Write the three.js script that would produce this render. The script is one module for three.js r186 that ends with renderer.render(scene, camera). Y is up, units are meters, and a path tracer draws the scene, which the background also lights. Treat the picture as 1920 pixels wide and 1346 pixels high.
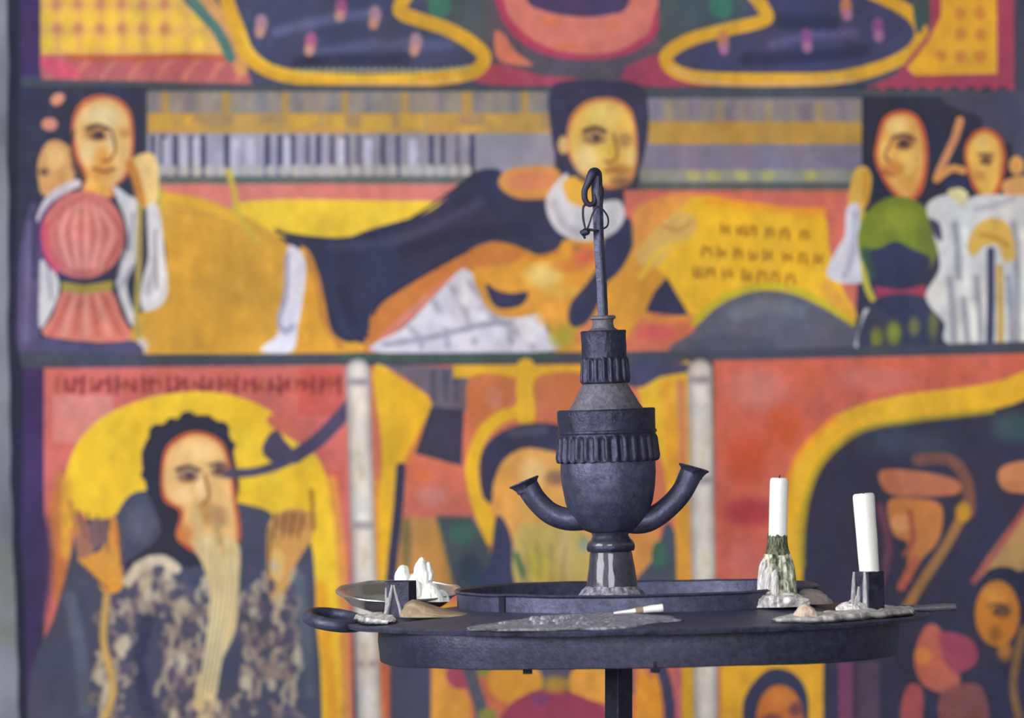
import * as THREE from 'three';
import { mergeGeometries, mergeVertices, toCreasedNormals } from 'three/addons/utils/BufferGeometryUtils.js';

// ---------------------------------------------------------------- camera, sky, exposure
const CAM_Y = 1.34, DIST = 6.4, PX = 0.0006;            // one photo pixel is 0.6 mm at the stand
const WALL_Z = -1.3;                                    // face of the painted wall
const scene = new THREE.Scene();
const camera = new THREE.PerspectiveCamera(2 * Math.atan(673 * PX / DIST) * 180 / Math.PI, 1920 / 1346, 0.1, 60);
camera.position.set(0, CAM_Y, DIST);
camera.lookAt(0, CAM_Y, 0);
camera.focus = DIST - 0.03;
camera.userData.fStop = 4.1;
scene.background = new THREE.Color(1.0, 1.0, 1.02);     // overcast sky
scene.backgroundIntensity = 1;
const renderer = new THREE.WebGLRenderer();
renderer.toneMapping = THREE.LinearToneMapping;
renderer.toneMappingExposure = 9.5;
renderer.shadowMap.enabled = true;

// ---------------------------------------------------------------- helpers
let seed = 20231;
const rnd = () => { seed = (seed * 1664525 + 1013904223) >>> 0; return seed / 4294967296; };
const rr = (a, b) => a + (b - a) * rnd();
const taken = new Map();
function numbered(name) { const n = taken.get(name) ?? 0; taken.set(name, n + 1); return n ? name + '_' + String(n).padStart(3, '0') : name; }
function tag(o, label, category, group, kind) {
  if (label) o.userData.label = label;
  if (category) o.userData.category = category;
  if (group) o.userData.group = group;
  if (kind) o.userData.kind = kind;
  return o;
}
function mesh(name, geometry, material, parent = scene) {
  const m = new THREE.Mesh(geometry, material);
  m.name = parent === scene ? numbered(name) : name;
  m.castShadow = m.receiveShadow = true;
  parent.add(m);
  return m;
}
function thing(name, label, category, p = [0, 0, 0], group) {
  const o = new THREE.Group(); o.name = numbered(name); o.position.set(...p); scene.add(o);
  return tag(o, label, category, group);
}
// smooth value noise in three dimensions
const hash = (x, y, z) => { let h = Math.imul(x, 374761393) ^ Math.imul(y, 668265263) ^ Math.imul(z, 2147483647 - 31); h = Math.imul(h ^ (h >>> 13), 1274126177); return ((h ^ (h >>> 16)) >>> 0) / 4294967296; };
function noise(x, y, z = 0) {
  const ix = Math.floor(x), iy = Math.floor(y), iz = Math.floor(z), s = (t) => t * t * (3 - 2 * t), l = (a, b, t) => a + (b - a) * t;
  const u = s(x - ix), v = s(y - iy), w = s(z - iz), c = (a, b, d) => hash(ix + a, iy + b, iz + d);
  return l(l(l(c(0, 0, 0), c(1, 0, 0), u), l(c(0, 1, 0), c(1, 1, 0), u), v), l(l(c(0, 0, 1), c(1, 0, 1), u), l(c(0, 1, 1), c(1, 1, 1), u), v), w);
}
const fbm = (x, y, z = 0, n = 4) => { let a = 0, k = 0.5; for (let i = 0; i < n; i++) { a += k * noise(x, y, z); x *= 2.03; y *= 2.03; z *= 2.03; k /= 2; } return a; };
function noiseTexture(size, period, fn, srgb) {
  const d = new Uint8Array(size * size * 4);
  for (let y = 0; y < size; y++) for (let x = 0; x < size; x++) {
    // blend the borders so that the tile repeats
    const u = x / size, v = y / size, tile = (f) => { const a = f(u, v), b = f(u - 1, v), c = f(u, v - 1), e = f(u - 1, v - 1); return a.map((_, i) => (a[i] * (1 - u) + b[i] * u) * (1 - v) + (c[i] * (1 - u) + e[i] * u) * v); };
    const p = tile((s, t) => fn(s * period + 40, t * period + 40));
    for (let i = 0; i < 3; i++) d[(y * size + x) * 4 + i] = Math.max(0, Math.min(255, p[i] * 255));
    d[(y * size + x) * 4 + 3] = 255;
  }
  const t = new THREE.DataTexture(d, size, size); t.magFilter = THREE.LinearFilter; t.wrapS = t.wrapT = THREE.RepeatWrapping;
  if (srgb) t.colorSpace = THREE.SRGBColorSpace;
  t.needsUpdate = true; return t;
}
function repeated(t, metres) { const c = t.clone(); c.repeat.set(1 / metres, 1 / metres); c.needsUpdate = true; return c; }

// closed surface of revolution; profile [[r, y], ...]; shape(angle, t, r, y) may return [r, y]
function revolve(profile, seg = 96, shape, crease = 0.7) {
  if (profile.reduce((s, [r, y], i) => { const [q, z] = profile[(i + 1) % profile.length]; return s + r * z - q * y; }, 0) < 0) profile = profile.slice().reverse();
  const n = profile.length, rings = [], pos = [], uv = [], idx = [], ids = [];
  let along = 0;
  for (let i = 0; i < n; i++) {                            // a ring is doubled where the profile turns sharply
    if (i) along += Math.hypot(profile[i][0] - profile[i - 1][0], profile[i][1] - profile[i - 1][1]);
    rings.push([i, along, i > 0]);
    if (i > 0 && i < n - 1) { const [p, q, r] = [profile[i - 1], profile[i], profile[i + 1]], d = Math.abs(Math.atan2((q[0] - p[0]) * (r[1] - q[1]) - (q[1] - p[1]) * (r[0] - q[0]), (q[0] - p[0]) * (r[0] - q[0]) + (q[1] - p[1]) * (r[1] - q[1]))); if (d > crease) rings.push([i, along, false]); }
  }
  const mid = Math.PI * 2 * Math.max(0.02, profile[Math.floor(n / 2)][0]);
  rings.forEach(([i, v], k) => { for (let j = 0; j <= seg; j++) {
    const a = (j % seg) / seg * Math.PI * 2; let [r, y] = profile[i];
    if (shape) [r, y] = shape(a, i / (n - 1), r, y);
    pos.push(r * Math.sin(a), y, r * Math.cos(a)); uv.push(j / seg * mid, v); ids.push(k * seg + j % seg);
  } });
  for (let k = 1; k < rings.length; k++) if (rings[k][2]) for (let j = 0; j < seg; j++) { const a = (k - 1) * (seg + 1) + j, b = a + seg + 1; idx.push(a, a + 1, b, a + 1, b + 1, b); }
  return finished(pos, uv, idx, ids);
}
// geometry whose vertices with the same id share one area-weighted normal
function finished(pos, uv, idx, ids) {
  const sum = new Map(), nor = new Float32Array(pos.length), A = new THREE.Vector3(), B = new THREE.Vector3(), C = new THREE.Vector3();
  for (let i = 0; i < idx.length; i += 3) {
    A.fromArray(pos, idx[i] * 3); B.fromArray(pos, idx[i + 1] * 3).sub(A); C.fromArray(pos, idx[i + 2] * 3).sub(A); B.cross(C);
    for (let k = 0; k < 3; k++) { const id = ids[idx[i + k]]; if (!sum.has(id)) sum.set(id, new THREE.Vector3()); sum.get(id).add(B); }
  }
  ids.forEach((id, i) => { const v = sum.get(id); if (v) v.clone().normalize().toArray(nor, i * 3); });
  const g = new THREE.BufferGeometry();
  g.setAttribute('position', new THREE.Float32BufferAttribute(pos, 3)); g.setAttribute('normal', new THREE.BufferAttribute(nor, 3)); g.setAttribute('uv', new THREE.Float32BufferAttribute(uv, 2)); g.setIndex(idx);
  return g;
}
// subdivide a profile so that noise can bend it
function fine(profile, step) {
  const out = [profile[0]];
  for (let i = 1; i < profile.length; i++) { const [a, b] = profile[i - 1], [c, d] = profile[i], n = Math.max(1, Math.ceil(Math.hypot(c - a, d - b) / step)); for (let k = 1; k <= n; k++) out.push([a + (c - a) * k / n, b + (d - b) * k / n]); }
  return out;
}
// tube along points with a radius at each point
function taperTube(points, radii, seg = 28, steps = 60, flat = 1) {
  const curve = new THREE.CatmullRomCurve3(points.map((p) => new THREE.Vector3(...p))), fr = curve.computeFrenetFrames(steps, false), pos = [], uv = [], idx = [], ids = [];
  const L = curve.getLength();
  const rad = (t) => { const x = t * (radii.length - 1), i = Math.min(radii.length - 2, Math.floor(x)), f = x - i; return radii[i] + (radii[i + 1] - radii[i]) * f * f * (3 - 2 * f); };
  for (let i = 0; i <= steps; i++) {
    const t = i / steps, p = curve.getPointAt(t), r = rad(t);
    for (let j = 0; j <= seg; j++) {
      const a = (j % seg) / seg * Math.PI * 2, c = Math.cos(a) * r, s = Math.sin(a) * r * flat;
      pos.push(p.x + fr.normals[i].x * c + fr.binormals[i].x * s, p.y + fr.normals[i].y * c + fr.binormals[i].y * s, p.z + fr.normals[i].z * c + fr.binormals[i].z * s);
      uv.push(j / seg * 0.1, t * L); ids.push(i * seg + j % seg);
    }
  }
  for (let i = 0; i < steps; i++) for (let j = 0; j < seg; j++) { const a = i * (seg + 1) + j, b = a + seg + 1; idx.push(a, a + 1, b, a + 1, b + 1, b); }
  for (const [end, i] of [[0, 0], [1, steps]]) {           // caps
    const c = pos.length / 3, p = curve.getPointAt(end); pos.push(p.x, p.y, p.z); uv.push(0, 0); ids.push(1e6 + end);
    for (let j = 0; j < seg; j++) { const a = i * (seg + 1) + j; pos.push(...pos.slice(a * 3, a * 3 + 3)); uv.push(0, 0.01); ids.push(1e6 + end); }
    for (let j = 0; j < seg; j++) { const a = c + 1 + j, b = c + 1 + (j + 1) % seg; idx.push(...(end ? [a, b, c] : [a, c, b])); }
  }
  return finished(pos, uv, idx, ids);
}
function slab(w, h, d, x, y, z) { const g = new THREE.BoxGeometry(w, h, d); g.translate(x, y, z); const p = g.attributes.position, n = g.attributes.normal, uv = g.attributes.uv;
  for (let i = 0; i < p.count; i++) { const ax = Math.abs(n.getX(i)), ay = Math.abs(n.getY(i)); ax > 0.5 ? uv.setXY(i, p.getZ(i), p.getY(i)) : ay > 0.5 ? uv.setXY(i, p.getX(i), p.getZ(i)) : uv.setXY(i, p.getX(i), p.getY(i)); }
  return g; }
const extrude = (shape, depth, bevel = 0, seg = 2) => new THREE.ExtrudeGeometry(shape, { depth, bevelEnabled: bevel > 0, bevelSize: bevel, bevelThickness: bevel, bevelSegments: seg, curveSegments: 24 });

// ---------------------------------------------------------------- materials
const metalSpots = noiseTexture(512, 26, (u, v) => { const a = fbm(u, v, 1, 5), b = fbm(u * 3.1, v * 3.1, 7, 3), dust = Math.min(1, Math.max(0, (fbm(u * 0.8, v * 0.8, 21, 5) + b * 0.35 - 0.58) * 5)), k = 0.6 + (a - 0.48) * 1.0 + (b - 0.45) * 0.6; return [k + dust * 0.26, k + dust * 0.25, k * 1.03 + dust * 0.2]; });
const metalBump = noiseTexture(256, 22, (u, v) => { const k = fbm(u, v, 3, 4); return [k, k, k]; });
const plasterMap = noiseTexture(512, 12, (u, v) => { const a = fbm(u, v, 2, 5), s = Math.max(0, fbm(u * 0.7, v * 0.7, 9, 3) - 0.52) * 3; const k = 0.48 + (a - 0.5) * 0.35; return [k * (1 - s * 0.15), k * (1.01 - s * 0.05), k * (1.02 - s * 0.5)]; }, true);
const stoneMap = noiseTexture(512, 14, (u, v) => { const a = fbm(u, v, 4, 5), k = 0.36 + (a - 0.5) * 0.4; return [k * 1.05, k, k * 0.92]; }, true);
const waxBump = noiseTexture(256, 12, (u, v) => { const k = fbm(u, v, 5, 3); return [k, k, k]; });
const waxGrime = noiseTexture(256, 14, (u, v) => { const a = fbm(u, v, 6, 4), s = Math.min(1, Math.max(0, (a - 0.40) * 8)); return [0.26 + 0.58 * s, 0.29 + 0.55 * s, 0.22 + 0.54 * s]; }, true);
const waxGrey = noiseTexture(256, 14, (u, v) => { const a = fbm(u, v, 16, 4), s = Math.min(1, Math.max(0, (a - 0.38) * 6)); return [0.6 + 0.32 * s, 0.59 + 0.31 * s, 0.6 + 0.28 * s]; }, true);
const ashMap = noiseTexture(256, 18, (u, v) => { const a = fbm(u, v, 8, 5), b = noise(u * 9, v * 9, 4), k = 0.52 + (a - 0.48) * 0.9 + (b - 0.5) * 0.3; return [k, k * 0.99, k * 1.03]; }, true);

const std = (o) => new THREE.MeshStandardMaterial(o);
const M = {
  iron: std({ color: new THREE.Color(0.105, 0.11, 0.195), map: repeated(metalSpots, 0.16), bumpMap: repeated(metalBump, 0.05), bumpScale: 0.0005, roughness: 0.46, metalness: 0.45 }),
  darkIron: std({ color: new THREE.Color(0.048, 0.05, 0.1), map: repeated(metalSpots, 0.12), bumpMap: repeated(metalBump, 0.04), bumpScale: 0.0006, roughness: 0.46, metalness: 0.4 }),
  glossIron: new THREE.MeshPhysicalMaterial({ color: new THREE.Color(0.05, 0.052, 0.085), map: repeated(metalSpots, 0.1), bumpMap: repeated(waxBump, 0.06), bumpScale: 0.0012, roughness: 0.5, metalness: 0.2, clearcoat: 1, clearcoatRoughness: 0.1 }),
  greyIron: std({ color: new THREE.Color(0.2, 0.195, 0.245), map: repeated(metalSpots, 0.1), bumpMap: repeated(metalBump, 0.05), bumpScale: 0.0004, roughness: 0.6, metalness: 0.2 }),
  steel: std({ color: new THREE.Color(0.8, 0.75, 0.68), roughness: 0.24, metalness: 0.92, bumpMap: repeated(metalBump, 0.08), bumpScale: 0.0004 }),
  wax: new THREE.MeshPhysicalMaterial({ color: new THREE.Color(0.93, 0.92, 0.88), roughness: 0.42, bumpMap: repeated(waxBump, 0.05), bumpScale: 0.0006 }),
  greyWax: std({ map: repeated(waxGrey, 0.06), roughness: 0.45, bumpMap: repeated(waxBump, 0.03), bumpScale: 0.001 }),
  grimyWax: std({ map: repeated(waxGrime, 0.07), roughness: 0.5, bumpMap: repeated(waxBump, 0.03), bumpScale: 0.001 }),
  sootyWax: std({ map: repeated(waxGrime, 0.05), color: new THREE.Color(0.3, 0.32, 0.24), roughness: 0.6, bumpMap: repeated(waxBump, 0.03), bumpScale: 0.001 }),
  trickle: std({ map: repeated(waxGrey, 0.05), color: new THREE.Color(0.62, 0.62, 0.68), roughness: 0.4, bumpMap: repeated(waxBump, 0.03), bumpScale: 0.0006 }),
  dullWax: std({ color: new THREE.Color(0.3, 0.25, 0.25), roughness: 0.6, bumpMap: repeated(waxBump, 0.04), bumpScale: 0.001 }),
  yellowWax: std({ color: new THREE.Color(0.33, 0.24, 0.15), roughness: 0.5, bumpMap: repeated(waxBump, 0.04), bumpScale: 0.001 }),
  beigeWax: std({ color: new THREE.Color(0.6, 0.47, 0.36), roughness: 0.55, bumpMap: repeated(waxBump, 0.04), bumpScale: 0.001 }),
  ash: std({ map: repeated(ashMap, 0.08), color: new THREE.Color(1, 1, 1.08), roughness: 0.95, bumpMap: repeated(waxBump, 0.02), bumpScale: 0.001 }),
  wick: std({ color: new THREE.Color(0.02, 0.018, 0.016), roughness: 0.95 }),
  plaster: std({ map: repeated(plasterMap, 0.9), color: new THREE.Color(1.15, 1.18, 1.4), roughness: 0.95, bumpMap: repeated(metalBump, 0.3), bumpScale: 0.002 }),
  limewash: std({ map: repeated(plasterMap, 1.7), color: new THREE.Color(1.9, 1.85, 1.75), roughness: 0.95 }),
  floor: std({ map: repeated(stoneMap, 1.1), roughness: 0.8 }),
  soil: std({ map: repeated(stoneMap, 3), roughness: 1 }),
  wood: std({ color: new THREE.Color(0.12, 0.075, 0.045), roughness: 0.7 }),
};

// ---------------------------------------------------------------- the setting: a church room open to daylight on the left and behind the camera
const structure = (name, g, m) => tag(mesh(name, g, m), null, null, null, 'structure');
const XL = -3.4, XR = 3.6, ZB = WALL_Z - 0.006, ZF = 7.8, H = 4.4, T = 0.4;
structure('floor', slab(XR - XL + 2 * T, 0.2, ZF - ZB + 2 * T, (XL + XR) / 2, -0.1, (ZB + ZF) / 2), M.floor);
structure('ceiling', slab(XR - XL + 2 * T, 0.2, ZF - ZB + 2 * T, (XL + XR) / 2, H + 0.1, (ZB + ZF) / 2), M.limewash);
structure('wall_back', slab(XR - XL + 2 * T, H, T, (XL + XR) / 2, H / 2, ZB - T / 2), M.plaster);
structure('wall_right', slab(T, H, ZF - ZB, XR + T / 2, H / 2, (ZB + ZF) / 2), M.limewash);
function pierced(len, openings) {                        // wall as an extruded plate with holes; openings [x0, x1, y0, y1]
  const s = new THREE.Shape([[0, 0], [len, 0], [len, H], [0, H]].map((p) => new THREE.Vector2(...p)));
  for (const [a, b, c, d] of openings) s.holes.push(new THREE.Path([[a, c], [a, d], [b, d], [b, c]].map((p) => new THREE.Vector2(...p))));
  return extrude(s, T);
}
const LEFT_OPEN = [[3.4, 7.0, 1.2, 4.1]];                // measured along the left wall from the front corner
const left = pierced(ZF - ZB, LEFT_OPEN.map(([a, b, c, d]) => [a, b, c, d])); left.rotateY(Math.PI / 2); left.translate(XL - T, 0, ZF);
structure('wall_left', left, M.limewash);
const front = pierced(XR - XL, [[0.5, 4.7, 1.1, 4.2]]); front.translate(XL, 0, ZF);
structure('wall_front', front, M.limewash);
structure('ground', slab(60, 0.2, 60, 0, -0.3, 3), M.soil);

// ---------------------------------------------------------------- the painted cloth on the wall
// it is painted in its own coordinates: unit = WPX metres, origin at the foot of its visible part
const WPX = PX * (DIST - WALL_Z) / DIST;
const MX0 = 0, MX1 = 2340, MY0 = -480, MY1 = 1860, TEX = 2048, KS = TEX / 2340;
const cv = document.createElement('canvas'); cv.width = cv.height = TEX;
const c = cv.getContext('2d');
c.setTransform(KS, 0, 0, KS, -MX0 * KS, -MY0 * KS);
c.lineJoin = c.lineCap = 'round';
let feather = 0;                                          // wet-edged brush: thin washes around a patch
const soft = (px) => { feather = px; };
function fillPatch() { if (feather) { for (const [w, a] of [[2.6, 0.16], [1.7, 0.22], [0.8, 0.34]]) { c.globalAlpha = a; c.strokeStyle = c.fillStyle; c.lineWidth = feather * w; c.stroke(); } c.globalAlpha = 0.9; } c.fill(); c.globalAlpha = 1; }
function strokeLine(w) { if (feather) { for (const [k, a] of [[2.4, 0.18], [1.4, 0.26]]) { c.globalAlpha = a; c.lineWidth = w + feather * k; c.stroke(); } c.globalAlpha = 0.85; } c.lineWidth = w; c.stroke(); c.globalAlpha = 1; }
const col = (v) => Array.isArray(v) ? 'rgba(' + v[0] + ',' + v[1] + ',' + v[2] + ',' + (v[3] ?? 1) + ')' : v;
function path(pts, closed, curved) {
  c.beginPath();
  if (!curved) { pts.forEach(([x, y], i) => i ? c.lineTo(x, y) : c.moveTo(x, y)); if (closed) c.closePath(); return; }
  const n = pts.length, at = (i) => closed ? pts[(i + n) % n] : pts[Math.max(0, Math.min(n - 1, i))];
  c.moveTo(...pts[0]);
  for (let i = 0; i < (closed ? n : n - 1); i++) {
    const [p0, p1, p2, p3] = [at(i - 1), at(i), at(i + 1), at(i + 2)], k = 1 / 6;
    c.bezierCurveTo(p1[0] + (p2[0] - p0[0]) * k, p1[1] + (p2[1] - p0[1]) * k, p2[0] - (p3[0] - p1[0]) * k, p2[1] - (p3[1] - p1[1]) * k, p2[0], p2[1]);
  }
  if (closed) c.closePath();
}
const F = (color, ...pts) => { c.fillStyle = col(color); path(pts, true, true); fillPatch(); };      // rounded patch
const Q = (color, ...pts) => { c.fillStyle = col(color); path(pts, true, false); fillPatch(); };     // straight-edged patch
const L = (color, w, ...pts) => { c.strokeStyle = col(color); path(pts, false, true); strokeLine(w); };
const E = (color, x, y, rx, ry, turn = 0) => { if (feather >= 4) { const m = 1.2, g = c.createRadialGradient(0, 0, 0, 0, 0, 1), v = color.slice(0, 3); g.addColorStop(0, col([...v, 0.95])); g.addColorStop(0.5, col([...v, 0.8])); g.addColorStop(1, col([...v, 0])); c.save(); c.translate(x, y); c.rotate(turn); c.scale(rx * m + feather * 0.5, ry * m + feather * 0.5); c.fillStyle = g; c.beginPath(); c.arc(0, 0, 1, 0, Math.PI * 2); c.fill(); c.restore(); return; } c.fillStyle = col(color); c.beginPath(); c.ellipse(x, y, rx, ry, turn, 0, Math.PI * 2); fillPatch(); };
const R = (color, x0, y0, x1, y1) => { c.fillStyle = col(color); c.fillRect(x0, y0, x1 - x0, y1 - y0); };
const NAVY = [58, 60, 88], DEEP = [46, 48, 74], GOLD = [216, 164, 46], YEL = [234, 190, 44], ORA = [216, 158, 56], RED = [203, 106, 92], SKIN = [230, 190, 120], WHITE = [214, 210, 222], LINE = [74, 80, 98], CRIM = [172, 72, 98];
E_paint();
function E_paint() {
  soft(0);
  R(NAVY, MX0, MY0, MX1, MY1);
  // ---- upper register
  R([78, 80, 112], 40, -480, 1900, 160);
  R([72, 76, 98], 1880, -480, 2340, 170);
  Q([222, 172, 92], [76, -480], [330, -480], [336, -6], [375, 34], [410, 70], [434, 104], [76, 104]);
  for (let j = -9; j < 3; j++) for (let i = 0; i < 9; i++) {
    const x = 88 + i * 40.5, y = 80 + (j - 2) * 46; soft(4);
    if (x < 350 + Math.max(0, y) * 0.7 && y < 100) { E([236, 196, 66], x, y + 46 > 100 ? y : y, 15, 17); if (x < 330) E([196, 128, 96], x + 18, y - 26, 9, 11); }
  }
  soft(3);
  Q([194, 104, 100], [72, 104], [440, 102], [462, 130], [470, 158], [250, 150], [80, 148]);
  for (let i = 0; i < 22; i++) L(i % 3 ? [184, 96, 106] : [206, 122, 114], 7, [90 + i * 17, 148], [104 + i * 17, 124], [118 + i * 17, 114]);
  F([218, 86, 116], [78, 110], [120, 116], [150, 142], [96, 138]);
  L([190, 96, 62], 9, [130, 108], [200, 110], [270, 110], [350, 106], [430, 112]);
  R([74, 50, 112], 40, -480, 75, 142);
  // red figure between the two dark robes
  soft(0);
  F([82, 92, 100], [770, -480], [930, -480], [930, 100], [910, 150], [800, 20]);
  E([66, 124, 108], 824, 10, 22, 24);
  R([96, 86, 102], 914, -480, 1262, 160);
  F(CRIM, [884, 148], [930, 120], [1010, 140], [1080, 146], [1060, 160], [940, 160]);
  F([166, 66, 98], [1168, 132], [1210, 108], [1250, 104], [1262, 140], [1340, 160], [1190, 160]);
  F([208, 118, 94], [928, 60], [946, 66], [966, 96], [998, 122], [936, 112]);
  F([178, 62, 96], [924, -100], [930, 4], [962, 66], [1016, 100], [1080, 112], [1150, 108], [1206, 88], [1236, 44], [1240, -100]);
  F([204, 118, 106], [942, -100], [946, 6], [976, 56], [1026, 88], [1084, 101], [1148, 98], [1196, 76], [1224, 40], [1228, -100]);
  F([80, 64, 108], [975, -120], [986, -6], [1020, 20], [1080, 31], [1140, 28], [1180, 4], [1196, -120]);
  soft(5); E([208, 114, 74], 1030, 40, 16, 9); E([212, 130, 116], 1110, 64, 26, 12); E([206, 110, 80], 1150, 48, 12, 8); E([204, 108, 80], 1060, 88, 30, 6); soft(0);
  F([78, 92, 100], [1240, -480], [1400, -480], [1402, 0], [1340, 60], [1262, 70], [1236, 40]);
  E([62, 122, 104], 1352, 14, 24, 20);
  // left robe with gold hem
  const lobeL = [[765, -15], [750, 20], [790, 38], [840, 55], [886, 82], [908, 108], [886, 135], [810, 148], [700, 152], [640, 151], [590, 148], [530, 140], [490, 124], [460, 94], [446, 54], [425, 0], [400, -120], [420, -480]];
  F([74, 78, 112], ...lobeL, [760, -480]);
  soft(6); L([98, 102, 140], 16, [520, 60], [600, 40], [700, 24]); L([92, 96, 134], 18, [600, 100], [700, 84], [840, 84]); L([56, 58, 92], 18, [560, 118], [640, 112], [760, 112]); soft(0);
  L([204, 150, 92], 24, [372, -20], [404, 20], [432, 64], [446, 112], [452, 130]);
  L([84, 126, 118], 20, [346, -20], [376, 22], [404, 52], [424, 88], [432, 108]);
  L(GOLD, 27, ...lobeL);
  soft(2); L([232, 186, 58], 9, [455, 60], [480, 108], [540, 136], [640, 146], [780, 146]); L([222, 172, 96], 7, [640, 158], [760, 158], [860, 148]); soft(0);
  for (let x = 560; x < 880; x += 13) E([176, 176, 130], x, 132 - (x > 820 ? (x - 820) * 0.12 : 0), 4, 4);
  soft(3); for (const [x, y, k] of [[490, 50, 0], [583, 84, 1], [780, 84, 0], [703, 34, 0], [640, 20, 1]]) { E(k ? [176, 92, 134] : [180, 138, 150], x, y - 6, 10, 16); E([206, 150, 130], x - 3, y + 10, 8, 10); } soft(0);
  E(DEEP, 583, 112, 14, 6);
  // right robe
  const lobeR = [[1396, -30], [1436, 22], [1428, 40], [1360, 56], [1300, 72], [1262, 92], [1248, 112], [1272, 136], [1330, 147], [1450, 149], [1560, 147], [1640, 130], [1702, 102], [1728, 66], [1716, 34], [1684, 10], [1620, -20]];
  F([72, 72, 112], ...lobeR);
  Q([72, 72, 112], [1396, -480], [1640, -480], [1640, 0], [1396, 0]);
  soft(6); L([96, 92, 136], 16, [1450, 84], [1520, 66], [1600, 62]); L([52, 54, 90], 18, [1400, 110], [1500, 108], [1620, 96]); L([54, 58, 92], 20, [1460, 40], [1560, 44]); soft(0);
  L(GOLD, 25, ...lobeR);
  soft(2); L([214, 166, 100], 8, [1260, 128], [1330, 154], [1460, 158], [1600, 150]); soft(3);
  for (const [x, y, k] of [[1356, 80, 0], [1512, 76, 1], [1646, 56, 1], [1586, 16, 0]]) { E(k ? [150, 80, 140] : [196, 124, 92], x, y - 4, 9, 18); E([176, 116, 150], x + 2, y + 12, 8, 10); } soft(0);
  F([66, 92, 96], [1690, -480], [1756, -480], [1752, 30], [1736, 46], [1712, 16]);
  Q([170, 66, 92], [1744, -480], [1900, -480], [1902, 172], [1612, 172], [1680, 140], [1744, 60]);
  Q([228, 168, 46], [1764, -480], [1866, -480], [1870, 138], [1716, 142], [1700, 128], [1740, 78], [1764, 30]);
  soft(3); for (let j = -10; j < 4; j++) for (let i = 0; i < 3; i++) if (i || j === 3) E([208, 128, 62], 1764 + i * 37, 105 - (3 - j) * 40, 9, 10);
  E([240, 178, 40], 1740, 118, 22, 14); soft(0);
  for (let i = 0; i < 9; i++) E(NAVY, 1640 + i * 30, 172, 12, 9);
  // ---- rail between the registers
  Q([80, 86, 98], [40, 148], [480, 158], [900, 162], [1300, 164], [1920, 170], [2340, 172], [2340, 190], [1920, 188], [1300, 184], [900, 180], [480, 178], [40, 168]);
  // ---- middle register: background
  R(NAVY, 0, 162, 278, 665);
  R([142, 132, 130], 276, 172, 1040, 345);
  R([136, 126, 136], 1200, 184, 1622, 352);
  soft(3);
  for (let i = 0; i < 34; i++) { const x = 280 + i * 22.5; R(i % 5 === 1 ? [176, 140, 76] : i % 3 ? [150, 138, 124] : [128, 122, 128], x, 172, x + rr(12, 20), 212); }
  for (let i = 0; i < 17; i++) { const x = 1222 + i * 23.5; R(i % 4 === 1 ? [160, 142, 112] : i % 3 ? [146, 134, 126] : [126, 116, 128], x, 190, x + rr(12, 20), 228); }
  R([188, 148, 76], 276, 212, 1036, 250); R([186, 144, 66], 1215, 228, 1620, 270);
  for (let i = 0; i < 26; i++) { const x = 276 + rr(0, 740); R(i % 2 ? [202, 158, 66] : [170, 136, 92], x, 214, x + rr(20, 60), rr(226, 248)); }
  R([160, 156, 178], 276, 250, 620, 332); R([148, 142, 156], 620, 250, 1040, 332); R([128, 120, 142], 1215, 272, 1620, 318);
  for (const x of [286, 304, 328, 358, 380, 424, 500, 524, 548, 576, 596, 622, 650, 672, 718, 746, 808, 830, 858, 884]) { soft(1.5); R(x % 3 ? [74, 74, 108] : [104, 98, 122], x - 4, 252, x + (x % 4 ? 4 : 6), 332); }
  for (const x of [312, 344, 368, 440, 470, 538, 640, 690, 774]) { soft(4); R([186, 184, 204], x - 7, 260, x + 7, 326); }
  soft(3);
  for (let i = 0; i < 26; i++) { const x = 300 + i * 23; E([186, 182, 176], x, 320, 8, 10); }
  R([104, 110, 106], 296, 330, 900, 346); R([146, 146, 134], 1200, 318, 1600, 340); R([92, 102, 100], 1196, 342, 1622, 358);
  for (const x of [1300, 1338, 1390, 1440, 1520]) E([176, 172, 110], x, 329, 12, 9);
  soft(0);
  // red and yellow bands behind the reclining figure
  Q([212, 124, 114], [300, 345], [890, 345], [860, 380], [300, 400]);
  Q([206, 108, 92], [1170, 356], [1622, 356], [1600, 640], [1180, 640]);
  F([238, 200, 58], [440, 384], [520, 374], [700, 376], [835, 380], [800, 404], [700, 428], [640, 448], [560, 446], [500, 440], [450, 420]);
  F([212, 162, 62], [292, 372], [330, 362], [400, 378], [470, 410], [530, 450], [580, 500], [600, 560], [600, 665], [268, 665], [262, 590], [300, 570], [312, 480]);
  soft(2);
  for (let i = 0; i < 46; i++) { const y = 400 + i * 5.7, a = Math.max(300, 330 - i), b = 420 + i * 4; L(i % 2 ? [224, 172, 44] : [190, 134, 60], 3, [a, y], [Math.min(b, 540), y + 6]); }
  L([222, 172, 54], 12, [310, 368], [380, 386], [450, 412]); L([204, 180, 66], 10, [428, 322], [440, 360], [446, 400], [480, 450]); L([176, 168, 60], 8, [300, 354], [296, 400]); soft(0);
  F([222, 160, 50], [560, 470], [600, 500], [640, 620], [700, 656], [560, 662], [540, 640]);
  F([220, 216, 230], [540, 462], [566, 474], [574, 500], [570, 550], [560, 606], [548, 658], [494, 660], [494, 648], [520, 626], [526, 580], [536, 530]);
  soft(2); L([160, 156, 186], 9, [538, 480], [536, 550], [524, 600], [534, 622], [548, 612]); L([190, 124, 60], 9, [576, 480], [596, 530], [608, 600], [640, 650]); soft(0);
  // body of the reclining figure
  F([216, 150, 52], [880, 486], [930, 458], [1000, 470], [1060, 450], [1130, 430], [1190, 430], [1250, 440], [1262, 500], [1230, 560], [1200, 620], [1130, 660], [1040, 660], [1024, 600], [960, 596], [906, 560]);
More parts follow.
